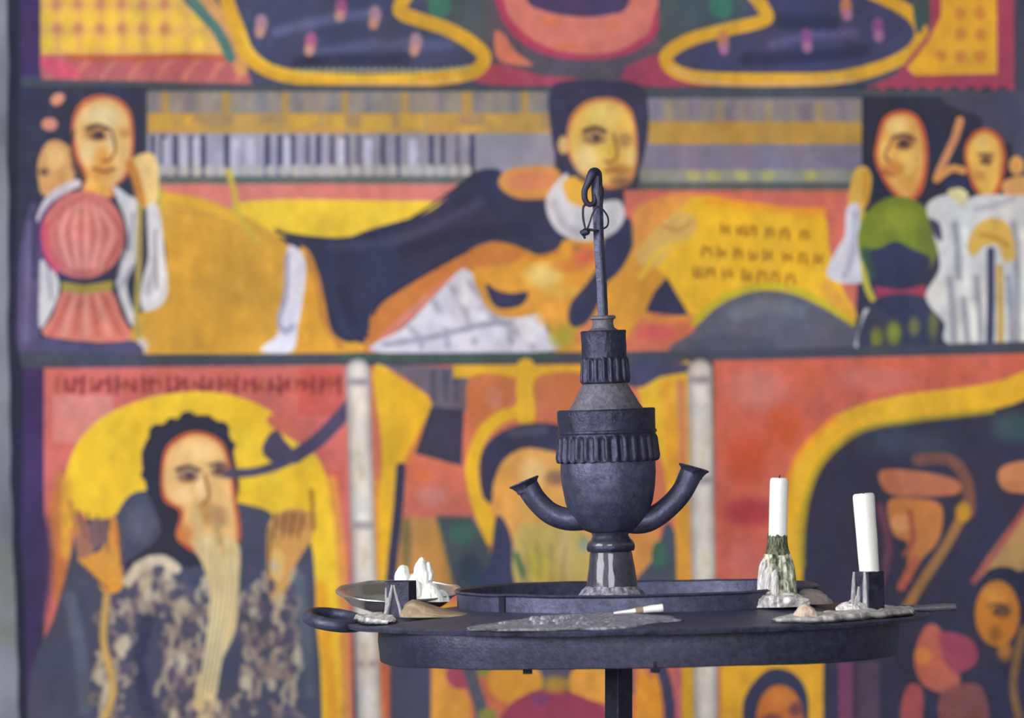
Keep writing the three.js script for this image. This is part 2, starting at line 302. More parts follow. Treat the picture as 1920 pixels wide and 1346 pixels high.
  F([202, 122, 56], [920, 452], [980, 466], [962, 492], [892, 502], [850, 522], [780, 582], [732, 626], [704, 662], [684, 656], [690, 604], [716, 566], [800, 512], [872, 470]);
  soft(3); L([208, 128, 116], 16, [868, 508], [820, 548], [760, 598], [716, 640]); soft(0);
  F([212, 208, 220], [864, 506], [884, 512], [900, 548], [956, 594], [1010, 588], [1024, 618], [1032, 658], [706, 660], [760, 612], [826, 544]);
  soft(4);
  for (const [x0, y0, x1, y1] of [[846, 536, 890, 640], [814, 566, 840, 650], [880, 530, 960, 640], [900, 580, 1000, 650], [770, 616, 790, 650]]) L([166, 164, 180], 9, [x0, y0], [(x0 + x1) / 2 + 6, (y0 + y1) / 2], [x1, y1]);
  for (const [x, y] of [[870, 560], [830, 600], [880, 622], [934, 622], [988, 632], [900, 594], [1008, 612]]) E([226, 224, 234], x, y, 18, 14);
  L([150, 148, 168], 7, [720, 646], [800, 634], [900, 610], [960, 604]); soft(0);
  F([58, 60, 92], [514, 430], [560, 440], [650, 446], [700, 428], [800, 398], [850, 358], [890, 322], [936, 318], [948, 350], [978, 374], [1016, 378], [1026, 412], [1052, 440], [1046, 466], [1010, 478], [976, 464], [930, 452], [880, 468], [800, 510], [722, 560], [696, 590], [690, 624], [664, 641], [640, 637], [620, 616], [608, 560], [596, 510], [574, 466]);
  soft(5); L([74, 74, 108], 16, [620, 460], [720, 456], [820, 420], [900, 380]); L([46, 48, 80], 18, [640, 540], [660, 600]); L([46, 48, 78], 22, [760, 470], [860, 440], [980, 430]); soft(0);
  L([200, 128, 40], 9, [890, 476], [930, 462], [968, 466], [1000, 484], [1046, 474]);
  F([58, 58, 94], [910, 532], [932, 544], [960, 550], [990, 548], [980, 570], [952, 579], [926, 572]);
  soft(2); L([206, 142, 50], 10, [900, 530], [916, 572], [950, 590], [1000, 584]); soft(5);
  E([228, 200, 122], 1020, 516, 36, 24); E([206, 130, 60], 1066, 500, 34, 12); E([232, 160, 62], 1036, 590, 30, 24); E([182, 166, 50], 1056, 630, 26, 24); E([206, 98, 78], 1096, 480, 24, 18); E([168, 110, 60], 1082, 466, 10, 8); E([214, 164, 70], 1056, 548, 40, 12); soft(0);
  F([58, 60, 94], [1126, 500], [1138, 530], [1108, 596], [1080, 614], [1065, 598], [1072, 566], [1100, 532]);
  F([58, 60, 96], [1136, 440], [1174, 408], [1192, 436], [1178, 482], [1150, 520], [1120, 530]);
  soft(3); F([206, 118, 84], [1090, 618], [1130, 590], [1130, 640], [1080, 640]); soft(0);
  // head
  F([64, 60, 92], [1030, 170], [1060, 152], [1140, 150], [1200, 160], [1216, 200], [1212, 270], [1186, 330], [1090, 340], [1046, 300], [1032, 240]);
  F([206, 132, 80], [1064, 240], [1080, 204], [1110, 186], [1150, 184], [1182, 204], [1194, 250], [1194, 310], [1178, 346], [1130, 352], [1090, 326], [1066, 290]);
  F([222, 180, 88], [1070, 244], [1086, 210], [1112, 194], [1150, 192], [1178, 212], [1188, 250], [1188, 308], [1172, 336], [1130, 344], [1096, 320], [1072, 286]);
  soft(5); E([236, 206, 140], 1098, 300, 22, 28); E([232, 200, 108], 1130, 216, 34, 18); E([150, 112, 72], 1113, 258, 22, 13); E([168, 126, 74], 1172, 262, 14, 14); E([206, 164, 56], 1150, 290, 12, 30); E([176, 120, 56], 1160, 318, 26, 10); E([150, 104, 72], 1164, 340, 22, 10); E([232, 200, 120], 1182, 296, 9, 16); soft(2); L([120, 88, 66], 5, [1094, 244], [1116, 238], [1136, 246]); E([222, 180, 110], 1056, 272, 9, 16); soft(0);
  F([208, 142, 70], [934, 344], [950, 320], [990, 312], [1040, 314], [1052, 334], [1040, 366], [1000, 374], [960, 368]); soft(3); F([206, 128, 92], [952, 344], [964, 328], [1000, 322], [1036, 328], [1030, 348], [980, 356]); soft(0);
  F([206, 200, 202], [1024, 372], [1046, 338], [1064, 326], [1070, 360], [1100, 382], [1160, 376], [1170, 410], [1146, 440], [1096, 452], [1054, 440], [1030, 410]);
  F([222, 166, 60], [1056, 340], [1084, 332], [1110, 352], [1120, 376], [1096, 388], [1066, 376]);
  soft(4); L([182, 174, 184], 10, [1040, 380], [1060, 424], [1110, 440]); soft(0);
  // bedding on the right: yellow cloth with lettering, hand, hill
  F([234, 182, 40], [1204, 480], [1226, 400], [1262, 378], [1330, 366], [1400, 384], [1470, 392], [1544, 404], [1556, 470], [1580, 540], [1604, 600], [1500, 600], [1330, 620], [1270, 600], [1250, 520]);
  soft(4); L([240, 160, 40], 14, [1330, 376], [1420, 388], [1480, 396], [1540, 398]); F([226, 150, 70], [1190, 400], [1240, 372], [1300, 366], [1260, 400], [1220, 450], [1196, 490]); L([222, 160, 60], 26, [1550, 540], [1590, 590]); soft(0);
  F([214, 172, 92], [1190, 476], [1214, 446], [1240, 420], [1270, 396], [1304, 410], [1300, 440], [1260, 470], [1230, 500], [1206, 500]);
  soft(3); L([196, 142, 70], 7, [1246, 424], [1270, 432], [1290, 420]); L([230, 186, 50], 8, [1200, 520], [1240, 470], [1300, 450]); soft(0);
  for (const [y, n, x0] of [[430, 6, 1354], [472, 8, 1322], [510, 7, 1306]]) for (let i = 0; i < n; i++) { const x = x0 + i * 30 + rr(-5, 5), k = [172, 116, 22]; const y0 = y + i * 2, q = Math.floor(rr(0, 4)); L(k, 6, [x - 5, y0 - rr(6, 11)], [x - 6 + rr(-2, 2), y0 + 8]); L(k, 6, [x + 6, y0 - rr(0, 10)], [x + 6 + rr(-2, 3), y0 + rr(4, 10)]); L(k, 5, [x - 5, y0 + [-8, 0, 7, -2][q]], [x + 6, y0 + [-8, 1, 5, -8][q]]); }
  F([206, 110, 82], [1182, 624], [1212, 590], [1260, 598], [1304, 596], [1312, 626], [1288, 664], [1172, 664]); soft(3); E([210, 92, 84], 1230, 624, 34, 12); L([220, 140, 60], 10, [1200, 594], [1250, 600], [1300, 594]); soft(0);
  Q([56, 58, 96], [1250, 520], [1292, 590], [1270, 592], [1210, 584], [1226, 548]);
  F([98, 100, 118], [1276, 664], [1300, 620], [1340, 578], [1390, 552], [1436, 544], [1490, 552], [1550, 580], [1604, 616], [1640, 664]);
  soft(3); L([186, 178, 42], 9, [1300, 606], [1344, 566], [1396, 544], [1436, 536], [1490, 544], [1550, 572], [1600, 606]); soft(8); L([80, 86, 108], 22, [1300, 650], [1380, 640], [1440, 648]); L([110, 116, 128], 20, [1380, 590], [1440, 570], [1500, 584]); soft(0);
  // ---- middle register: mourners on the left
  F([92, 84, 126], [40, 460], [60, 380], [74, 420], [78, 560], [66, 660], [36, 660], [34, 560]); soft(3); L([112, 104, 146], 7, [56, 420], [52, 520], [48, 640]); L([70, 66, 104], 8, [64, 400], [64, 520]); soft(0);
  F([214, 160, 102], [72, 300], [88, 268], [112, 264], [134, 284], [140, 330], [124, 366], [82, 366], [72, 340]); soft(3); E([232, 190, 124], 104, 296, 16, 20); E([120, 84, 70], 82, 322, 8, 6); E([104, 74, 80], 142, 306, 7, 16); soft(0);
  E([222, 150, 124], 108, 186, 14, 11, -0.6); E([214, 142, 120], 93, 233, 15, 12);
  F([206, 110, 72], [134, 240], [142, 204], [166, 182], [198, 178], [230, 190], [248, 220], [250, 290], [238, 330], [216, 350], [208, 372], [156, 362], [160, 330], [140, 290]);
  F([232, 188, 122], [140, 244], [148, 212], [170, 192], [200, 186], [228, 200], [242, 226], [244, 290], [230, 330], [208, 350], [200, 368], [160, 358], [164, 326], [148, 288]);
  soft(5); E([240, 216, 164], 190, 218, 34, 20); E([236, 206, 150], 168, 288, 16, 24); E([168, 112, 66], 180, 250, 22, 12); E([220, 152, 66], 194, 300, 18, 24); E([206, 146, 66], 186, 326, 28, 16); E([238, 210, 160], 208, 260, 8, 28); E([196, 140, 80], 234, 250, 10, 10); E([224, 160, 70], 186, 356, 30, 12); soft(2); E([92, 72, 90], 184, 254, 10, 7); L([150, 96, 50], 5, [160, 240], [182, 234], [202, 244]); L([150, 88, 52], 5, [176, 316], [196, 322], [214, 316]); soft(0);
  F([234, 198, 130], [246, 302], [280, 286], [296, 310], [296, 372], [280, 390], [262, 384], [254, 350]); soft(3); L([206, 132, 50], 16, [244, 308], [256, 340], [266, 384]); soft(0);
  L([204, 198, 206], 16, [76, 410], [90, 378], [116, 356], [144, 344]);
  F([210, 206, 210], [212, 350], [240, 366], [258, 384], [256, 480], [238, 528], [244, 566], [256, 604], [244, 606], [222, 548], [220, 520], [240, 460], [234, 410]);
  F([216, 212, 216], [276, 390], [298, 392], [308, 470], [315, 540], [304, 570], [276, 584], [264, 570], [266, 530], [278, 480]);
  F([204, 200, 204], [78, 486], [108, 520], [108, 556], [88, 600], [74, 612], [74, 540]);
  soft(3); L([170, 164, 178], 7, [224, 540], [246, 500]); L([176, 172, 182], 7, [290, 420], [288, 500], [276, 550]); L([238, 232, 232], 7, [288, 410], [300, 520], [290, 560]); soft(0);
  L([172, 154, 82], 11, [262, 386], [260, 500], [256, 600], [266, 656]); E([206, 190, 180], 266, 648, 12, 14);
  E([96, 60, 120], 146, 442, 78, 82); E([202, 114, 110], 156, 440, 78, 82); soft(3);
  for (let i = -3; i <= 3; i++) L([178, 92, 92], 6, [156 + i * 12, 370 + Math.abs(i) * 7], [156 + i * 24, 440], [156 + i * 13, 516 - Math.abs(i) * 5]);
  for (let i = -2; i <= 2; i++) L([222, 150, 142], 9, [160 + i * 14, 378 + Math.abs(i) * 7], [162 + i * 24, 436], [160 + i * 14, 500]); L([212, 80, 104], 8, [84, 420], [86, 470], [106, 506]); soft(0);
  F([208, 122, 108], [118, 544], [160, 550], [208, 546], [228, 590], [246, 632], [200, 642], [140, 638], [80, 626], [100, 590]); soft(3);
  for (let i = -3; i <= 3; i++) L(i % 2 ? [190, 96, 84] : [222, 150, 132], 8, [162 + i * 10, 554], [162 + i * 22, 628]); soft(0);
  Q([166, 150, 66], [114, 528], [160, 534], [212, 526], [210, 544], [160, 551], [116, 545]); F([84, 80, 118], [70, 634], [140, 642], [200, 646], [250, 638], [256, 668], [70, 668]);
  // ---- middle register: mourners on the right
  Q(DEEP, [1616, 180], [1930, 182], [1930, 420], [1616, 420]); soft(4); F([80, 80, 108], [1800, 180], [2340, 180], [2340, 260], [1900, 270], [1840, 220]); R([80, 82, 110], 1900, 180, 2340, 380); soft(0);
  F([206, 96, 60], [1644, 262], [1656, 222], [1690, 206], [1722, 220], [1738, 260], [1740, 310], [1728, 360], [1704, 378], [1674, 362], [1652, 330], [1640, 296]);
  F([222, 168, 88], [1650, 262], [1662, 230], [1690, 214], [1716, 226], [1730, 262], [1732, 310], [1720, 352], [1702, 370], [1678, 356], [1658, 326], [1646, 294]);
  soft(5); E([238, 206, 134], 1682, 236, 22, 16); E([236, 196, 110], 1700, 306, 14, 26); E([134, 92, 72], 1696, 268, 16, 12); E([200, 128, 60], 1676, 316, 20, 14); E([236, 200, 120], 1660, 280, 8, 18); E([222, 160, 70], 1704, 344, 16, 14); soft(2); E([80, 60, 76], 1696, 272, 9, 7); L([140, 84, 54], 5, [1676, 258], [1696, 252], [1716, 264]); L([160, 88, 50], 5, [1656, 322], [1672, 328]); soft(0);
  F([222, 172, 74], [1592, 360], [1602, 320], [1622, 312], [1634, 330], [1630, 370], [1616, 396], [1592, 392]); soft(3); L([202, 144, 40], 9, [1624, 324], [1624, 376]); soft(0);
  F([206, 204, 216], [1588, 390], [1612, 388], [1612, 480], [1628, 522], [1590, 532], [1550, 514], [1572, 462], [1584, 440]); soft(3); L([168, 166, 190], 8, [1604, 400], [1598, 480], [1582, 520]); soft(0);
  L([190, 176, 60], 12, [1618, 400], [1622, 520], [1636, 560]); L([212, 204, 206], 15, [1626, 586], [1616, 626], [1608, 656]);
  E([122, 138, 44], 1684, 452, 76, 84); soft(4); E([140, 152, 48], 1680, 410, 40, 26); E([112, 128, 60], 1740, 450, 18, 40); soft(0);
  F([56, 62, 96], [1620, 476], [1650, 464], [1680, 452], [1710, 466], [1744, 484], [1738, 514], [1716, 536], [1650, 536], [1630, 510]); soft(4); L([60, 96, 84], 12, [1622, 470], [1634, 514]); soft(0);
  Q([172, 66, 90], [1640, 536], [1690, 544], [1736, 534], [1736, 558], [1690, 564], [1644, 560]);
  F([62, 68, 100], [1644, 562], [1736, 560], [1760, 640], [1780, 660], [1616, 660]); soft(4); E([146, 156, 50], 1676, 624, 14, 24); E([134, 130, 66], 1714, 612, 10, 18); E([130, 140, 50], 1644, 632, 12, 20); E([130, 124, 74], 1750, 610, 9, 30); soft(0);
  L([206, 140, 96], 15, [1800, 226], [1790, 260], [1776, 290], [1758, 330]); L([216, 150, 80], 14, [1756, 336], [1784, 316], [1806, 320]);
  F([200, 100, 54], [1808, 290], [1820, 254], [1846, 240], [1872, 252], [1886, 288], [1882, 330], [1870, 366], [1846, 374], [1822, 346]);
  F([220, 172, 84], [1814, 292], [1824, 262], [1846, 248], [1868, 260], [1878, 290], [1874, 330], [1862, 360], [1846, 366], [1828, 342]);
  soft(4); E([234, 198, 116], 1842, 270, 18, 14); E([120, 88, 66], 1850, 300, 11, 10); E([230, 180, 90], 1866, 320, 8, 18); E([196, 140, 70], 1836, 330, 12, 10); soft(0);
  F([54, 54, 92], [1764, 348], [1784, 332], [1808, 336], [1822, 362], [1800, 360]); E([220, 160, 90], 1906, 310, 14, 18); F([214, 160, 100], [1880, 344], [1920, 330], [1990, 350], [2000, 390], [1900, 376]);
  F([206, 206, 208], [1738, 384], [1776, 364], [1800, 380], [1834, 366], [1900, 366], [2040, 380], [2060, 640], [1796, 648], [1770, 604], [1736, 556], [1762, 500], [1748, 430]);
  F([220, 206, 150], [1776, 360], [1800, 352], [1816, 366], [1802, 384]); F([70, 74, 108], [1742, 410], [1762, 420], [1766, 452], [1752, 440]);
  soft(4); for (const [a, b] of [[1790, 420], [1830, 520], [1780, 520], [1806, 560], [1890, 520], [1900, 420], [1940, 420], [1980, 500]]) { L([146, 146, 156], 9, [a, b], [a + 6, b + 60], [a + 8, 640]); L([228, 226, 222], 10, [a + 18, b + 10], [a + 22, b + 70], [a + 22, 636]); } soft(0);
  L([180, 178, 190], 12, [1830, 392], [1860, 386], [1900, 372]);
  F([216, 174, 84], [1814, 462], [1830, 424], [1862, 408], [1892, 424], [1904, 480], [1884, 490], [1870, 460], [1846, 462], [1826, 480]); soft(3); L([186, 136, 50], 6, [1840, 440], [1866, 446], [1890, 460]); soft(0);
  L([72, 74, 112], 15, [1858, 470], [1858, 560], [1856, 648]); L([202, 164, 74], 12, [1874, 500], [1876, 580], [1876, 640]);
  // ---- rail below
  Q(LINE, [20, 660], [300, 664], [700, 662], [1100, 660], [1500, 654], [1920, 640], [2340, 632], [2340, 658], [1920, 664], [1500, 676], [1100, 682], [700, 684], [300, 688], [20, 690]);
  soft(3); L([74, 102, 80], 8, [640, 668], [820, 672], [1040, 668]); soft(0);
  // ---- lower register, left panel
  Q([203, 106, 100], [82, 690], [652, 684], [664, 1346], [690, 1860], [82, 1860]);
  soft(6); R([212, 132, 124], 100, 740, 210, 830); R([198, 92, 84], 560, 690, 640, 780); R([202, 96, 80], 590, 880, 640, 1000); soft(2);
  for (let i = 0; i < 34; i++) { const x = 108 + i * 16, h = rr(8, 16); L(i % 4 ? [146, 52, 58] : [176, 88, 56], 6, [x, 722 - h], [x + rr(-3, 3), 722 + h]); if (i % 3) L([152, 58, 62], 5, [x, 722 + rr(-h, h)], [x + 14, 722 + rr(-h, h)]); } soft(0);
  F([200, 118, 66], [92, 960], [112, 880], [136, 960], [128, 1080], [110, 1146], [98, 1080]);
  F([236, 194, 46], [120, 1010], [118, 920], [140, 840], [190, 784], [270, 748], [360, 734], [440, 742], [505, 770], [540, 810], [596, 860], [620, 930], [634, 1060], [642, 1346], [660, 1860], [606, 1860], [604, 1346], [592, 1170], [572, 1000], [470, 960], [300, 950], [180, 980], [150, 960]);
  soft(4); L([222, 160, 60], 16, [124, 900], [122, 960], [124, 1040]); L([216, 150, 70], 14, [622, 900], [640, 1040], [646, 1240], [650, 1400]); L([230, 160, 40], 20, [600, 1100], [616, 1240], [624, 1346]); soft(0);
  F([203, 106, 90], [500, 790], [520, 776], [560, 800], [600, 830], [600, 850], [540, 820]);
  F([78, 80, 106], [70, 1860], [40, 1346], [100, 1160], [128, 1060], [150, 980], [210, 970], [270, 920], [480, 950], [520, 980], [580, 1010], [594, 1170], [604, 1346], [606, 1860]);
  soft(5); L([92, 100, 122], 22, [130, 1120], [150, 1220], [160, 1330]); L([60, 60, 94], 22, [280, 1150], [260, 1240], [280, 1340]); L([92, 102, 116], 18, [560, 1080], [574, 1200], [580, 1300]); E([98, 98, 118], 262, 980, 28, 34); soft(0);
  F(DEEP, [266, 852], [290, 806], [334, 784], [390, 780], [428, 812], [440, 860], [446, 930], [400, 1010], [376, 1060], [236, 1064], [300, 1000], [276, 920]);
  F([196, 96, 60], [302, 880], [316, 832], [362, 808], [410, 822], [430, 860], [446, 950], [446, 1020], [380, 1040], [332, 1010], [336, 960], [306, 936]);
  F([220, 178, 116], [308, 880], [322, 838], [364, 816], [404, 828], [424, 862], [438, 950], [440, 1020], [386, 1034], [342, 1004], [344, 956], [312, 930]);
  soft(5); E([232, 196, 136], 366, 846, 34, 18); E([234, 198, 142], 340, 930, 20, 16); E([124, 92, 88], 352, 892, 20, 12); E([112, 84, 88], 412, 880, 16, 14); E([186, 136, 72], 386, 960, 16, 24); E([232, 200, 150], 376, 916, 8, 26); E([170, 130, 90], 408, 968, 20, 20); E([206, 128, 70], 346, 1000, 14, 18); soft(2); L([96, 70, 70], 5, [330, 880], [352, 874], [374, 882]); soft(0);
  F([206, 184, 134], [362, 1020], [392, 1000], [446, 1020], [448, 1100], [442, 1180], [412, 1252], [404, 1346], [400, 1860], [340, 1860], [362, 1346], [384, 1220], [398, 1130], [380, 1060]);
  soft(4); L([224, 206, 150], 12, [424, 1040], [424, 1140], [404, 1230], [386, 1346]); L([178, 166, 136], 8, [400, 1060], [416, 1160], [396, 1250]); L([186, 150, 100], 9, [396, 960], [410, 1000], [420, 1040]); L([210, 180, 130], 8, [370, 960], [372, 1000]); soft(0);
  F([216, 152, 64], [146, 1046], [190, 1030], [214, 968], [224, 1030], [230, 1100], [196, 1112], [180, 1084]); F([164, 112, 96], [138, 960], [164, 984], [176, 1030], [150, 1046], [140, 1010]); soft(3); E([130, 104, 112], 184, 1000, 18, 26); L([206, 126, 62], 9, [210, 974], [218, 1020]); L([190, 130, 60], 7, [132, 940], [144, 1000]); soft(0);
  F([200, 150, 84], [500, 1030], [506, 976], [540, 954], [580, 960], [588, 1000], [566, 1040], [548, 1072], [536, 1122], [506, 1118]); soft(3); E([172, 120, 70], 546, 980, 28, 20); E([220, 182, 110], 520, 1060, 12, 30); L([160, 110, 50], 6, [584, 920], [588, 990]); soft(0);
  // embroidered mantle: pale looping strokes
  soft(2);
  for (const [x0, x1, y0, y1, n] of [[180, 250, 1120, 1346, 46], [246, 330, 1050, 1130, 30], [300, 392, 1090, 1290, 60], [450, 560, 1060, 1340, 74], [310, 440, 1310, 1400, 30], [180, 560, 1346, 1840, 130]]) {
    for (let i = 0; i < n; i++) { const x = rr(x0, x1), y = rr(y0, y1), a = rr(-0.5, 0.5), l = rr(14, 30); L(rnd() < 0.55 ? [182, 164, 138, 0.75] : [140, 120, 112, 0.75], rr(6, 10), [x, y], [x + Math.sin(a) * l + rr(-8, 8), y + l * 0.5], [x + Math.sin(a) * l, y + l]); }
    for (let i = 0; i < n / 4; i++) { const x = rr(x0, x1), y = rr(y0, y1); E(rnd() < 0.45 ? [190, 176, 154] : [92, 84, 110], x, y, rr(5, 9), rr(8, 15)); }
  }
  L([210, 194, 168], 18, [240, 1090], [264, 1060], [304, 1050], [330, 1066]); L([208, 166, 90], 12, [200, 1120], [194, 1200], [212, 1290], [196, 1346]); soft(0);
  L([84, 74, 106], 17, [424, 888], [480, 884], [540, 864], [600, 826], [660, 762]); L([84, 74, 106], 27, [552, 856], [600, 822], [656, 762]);
  for (const [x, y, r] of [[280, 850, 15], [274, 890, 10], [296, 812, 17], [322, 794, 11], [352, 788, 17], [388, 790, 12], [414, 806, 16], [432, 836, 10], [286, 920, 12]]) E(DEEP, x, y, r, r); F([78, 72, 108], [494, 852], [498, 824], [518, 806], [534, 826], [548, 846], [530, 874]);
  // ---- lower register, painted columns and the centre
  Q([206, 112, 84], [690, 686], [1300, 680], [1340, 1860], [690, 1860]);
  F([226, 176, 40], [700, 690], [756, 712], [808, 752], [792, 800], [758, 866], [738, 960], [728, 1110], [712, 1130], [702, 1000], [716, 850]); soft(3); L([204, 124, 60], 9, [798, 800], [768, 860], [752, 900]); L([216, 140, 50], 10, [704, 900], [704, 1000], [706, 1100]); soft(0);
  Q([112, 102, 114], [720, 684], [880, 690], [874, 770], [806, 780], [812, 748], [760, 708]); Q([64, 62, 90], [808, 762], [870, 768], [866, 874], [778, 850]); soft(3); for (const x of [812, 836, 856]) L([84, 80, 104], 7, [x, 696], [x, 750]); soft(0);
  Q([204, 108, 88], [764, 866], [884, 880], [900, 968], [752, 970]); soft(4); E([212, 112, 66], 790, 890, 20, 14); E([204, 128, 118], 810, 930, 30, 18); soft(0);
  Q([184, 132, 68], [750, 970], [830, 972], [852, 1100], [740, 1110]); soft(6); Q([66, 86, 96], [822, 970], [884, 972], [906, 1010], [926, 1060], [930, 1110], [856, 1110]); E([70, 112, 98], 868, 1000, 26, 24); E([58, 72, 92], 880, 1070, 26, 34); soft(0); L([60, 60, 96], 18, [752, 876], [746, 960], [736, 1050], [730, 1130]);
  soft(3); E([128, 110, 70], 762, 1020, 8, 50); soft(0);
  R([226, 174, 42], 850, 684, 1110, 708); L([226, 176, 44], 36, [986, 690], [986, 780]); F([200, 116, 70], [884, 706], [960, 708], [956, 750], [930, 774], [896, 800], [876, 760]); F([202, 116, 72], [1010, 706], [1100, 704], [1100, 780], [1060, 780], [1006, 758]); soft(4); E([206, 128, 108], 926, 744, 16, 22); soft(0);
  F([222, 162, 84], [906, 900], [930, 830], [1000, 806], [1080, 806], [1120, 900], [1130, 1000], [1090, 1060], [960, 1010]);
  F([60, 62, 96], [906, 940], [900, 860], [930, 816], [988, 794], [1060, 800], [1110, 840], [1060, 850], [988, 840], [946, 862], [926, 904], [922, 940]); soft(5); L([84, 88, 116], 14, [960, 812], [1020, 806]); E([236, 196, 130], 1000, 884, 24, 30); E([140, 100, 84], 1044, 896, 22, 14); E([226, 160, 76], 950, 920, 20, 40); E([206, 160, 80], 1000, 960, 20, 30); soft(0);
  L([228, 178, 42], 25, [984, 768], [940, 782], [906, 812], [888, 856], [886, 900], [900, 956], [922, 1010]); F([228, 178, 42], [900, 940], [916, 944], [934, 1000], [926, 1020]);
  F([66, 68, 102], [930, 970], [950, 984], [962, 1030], [966, 1110], [880, 1110], [916, 1060]); F([194, 168, 92], [966, 1000], [1010, 980], [1090, 1000], [1100, 1110], [976, 1110]); soft(4); E([190, 178, 66], 1010, 1060, 20, 40); E([206, 176, 120], 1060, 1040, 14, 50); E([140, 160, 140], 1096, 1020, 10, 16); L([74, 110, 84], 9, [968, 1040], [990, 1100]); soft(0);
  // right of the centre
  F([226, 176, 44], [1196, 720], [1260, 690], [1298, 690], [1296, 860], [1262, 960], [1240, 860]); F([78, 74, 108], [1100, 686], [1300, 682], [1296, 696], [1240, 706], [1190, 726]); soft(3); L([206, 128, 90], 16, [1276, 720], [1280, 820], [1276, 940]); L([226, 158, 44], 20, [1246, 720], [1258, 800], [1258, 900]); soft(0);
  F([206, 140, 72], [1176, 990], [1230, 980], [1230, 1050], [1190, 1080]); F([78, 88, 106], [1190, 1100], [1230, 1040], [1248, 980], [1268, 1010], [1272, 1110]); E([66, 110, 92], 1236, 1040, 14, 26); Q([216, 152, 54], [1264, 930], [1298, 930], [1302, 1120], [1270, 1120]);
  R([216, 150, 56], 690, 1130, 1304, 1250);
  // under the tray
  R([74, 78, 104], 730, 1200, 808, 1860); F([220, 152, 60], [812, 1240], [850, 1270], [878, 1310], [884, 1400], [880, 1860], [808, 1860]); E(CRIM, 864, 1264, 28, 28); L([90, 94, 112], 24, [876, 1240], [890, 1290], [904, 1350], [900, 1500]); E([140, 142, 70], 906, 1244, 14, 26); E([138, 142, 64], 914, 1342, 18, 14);
  R([92, 90, 118], 950, 1240, 1190, 1300); E([226, 158, 60], 966, 1278, 52, 42); E([226, 160, 70], 1112, 1280, 46, 42); F([166, 66, 98], [950, 1330], [990, 1300], [1040, 1290], [1100, 1310], [1140, 1340], [1160, 1500], [1150, 1860], [930, 1860], [936, 1400]); soft(5); E([196, 150, 50], 1042, 1284, 26, 16); E([132, 74, 124], 1012, 1312, 14, 12); soft(0);
  R([200, 106, 92], 1186, 1240, 1236, 1290); F([226, 152, 50], [1192, 1300], [1222, 1274], [1240, 1290], [1250, 1860], [1190, 1860]); L([74, 68, 110], 22, [1236, 1240], [1252, 1300], [1258, 1400], [1262, 1860]); L([196, 104, 116], 16, [1264, 1240], [1274, 1320], [1280, 1860]); R([222, 170, 42], 1278, 1240, 1304, 1860);
  Q([196, 100, 70], [690, 1240], [730, 1240], [730, 1860], [710, 1860]); L([214, 140, 70], 14, [706, 1240], [712, 1346]);
  // ---- lower register, right panel
  Q([202, 100, 80], [1338, 676], [1930, 662], [2340, 650], [2340, 1860], [1348, 1860]);
  soft(9); E([206, 124, 112], 1420, 730, 60, 40); E([208, 84, 52], 1400, 860, 40, 50); E([206, 90, 54], 1470, 800, 34, 40); E([178, 56, 76], 1404, 960, 46, 26); E([204, 110, 100], 1400, 1060, 40, 40); E([204, 116, 104], 1640, 710, 80, 20); soft(0);
  F([54, 54, 84], [1506, 1130], [1504, 980], [1530, 880], [1590, 810], [1690, 776], [1800, 768], [1930, 740], [2340, 690], [2340, 1860], [1540, 1860], [1540, 1240]);
  L([228, 176, 42], 50, [1480, 1120], [1482, 1020], [1494, 930], [1524, 856], [1590, 796], [1690, 766], [1800, 752], [1880, 738], [2000, 700], [2340, 650]); soft(3); L([232, 150, 40], 10, [1462, 1060], [1470, 940], [1500, 850], [1570, 782]); L([170, 150, 40], 9, [1504, 1060], [1508, 960], [1540, 870], [1610, 810], [1700, 790], [1860, 770]); soft(0);
  soft(7); E([70, 76, 100], 1700, 830, 100, 30); E([72, 98, 96], 1900, 800, 40, 30); soft(3);
  L([136, 88, 76], 20, [1720, 862], [1780, 862], [1812, 900], [1818, 960]); F([198, 116, 78], [1652, 884], [1720, 884], [1790, 900], [1796, 924], [1720, 930], [1664, 922]); F([206, 128, 62], [1668, 940], [1720, 936], [1764, 950], [1760, 1010], [1726, 1050], [1700, 1090], [1704, 1020], [1676, 1000]); E([216, 150, 100], 1690, 980, 18, 16); L([166, 84, 66], 9, [1706, 960], [1712, 1010], [1696, 1040]);
  L([120, 66, 92], 12, [1650, 950], [1666, 1030], [1648, 1110]); L([186, 96, 74], 14, [1716, 1050], [1690, 1100]); L([170, 120, 66], 17, [1806, 962], [1776, 1020], [1730, 1090], [1700, 1140]); E([186, 140, 40], 1806, 960, 13, 18);
  F([206, 132, 84], [1876, 880], [1930, 866], [1990, 900], [1990, 920], [1890, 920]); F([192, 150, 90], [1930, 960], [1930, 1060], [1860, 1070], [1830, 1084], [1870, 1020]); L([170, 84, 80], 10, [1926, 950], [1870, 1030], [1826, 1090]); soft(0);
  F(DEEP, [1830, 1130], [1850, 1072], [1900, 1066], [1940, 1110], [1930, 1180], [1830, 1180]); E([188, 118, 44], 1870, 1150, 42, 62); soft(4); E([206, 136, 56], 1866, 1118, 24, 18); E([90, 66, 66], 1880, 1146, 16, 11); E([150, 96, 40], 1866, 1190, 12, 16); E([196, 128, 44], 1884, 1220, 14, 20); soft(3);
  F([198, 104, 80], [1716, 1230], [1736, 1176], [1762, 1180], [1770, 1240], [1800, 1270], [1780, 1300], [1730, 1280]); F(CRIM, [1764, 1186], [1820, 1200], [1830, 1240], [1790, 1260], [1766, 1220]); F([180, 84, 88], [1690, 1346], [1704, 1286], [1730, 1300], [1720, 1400]); E([206, 130, 66], 1730, 1230, 14, 14); F([150, 84, 80], [1760, 1330], [1780, 1290], [1840, 1290], [1850, 1380], [1790, 1420]); L([150, 110, 60], 12, [1918, 1180], [1900, 1280], [1910, 1346]);
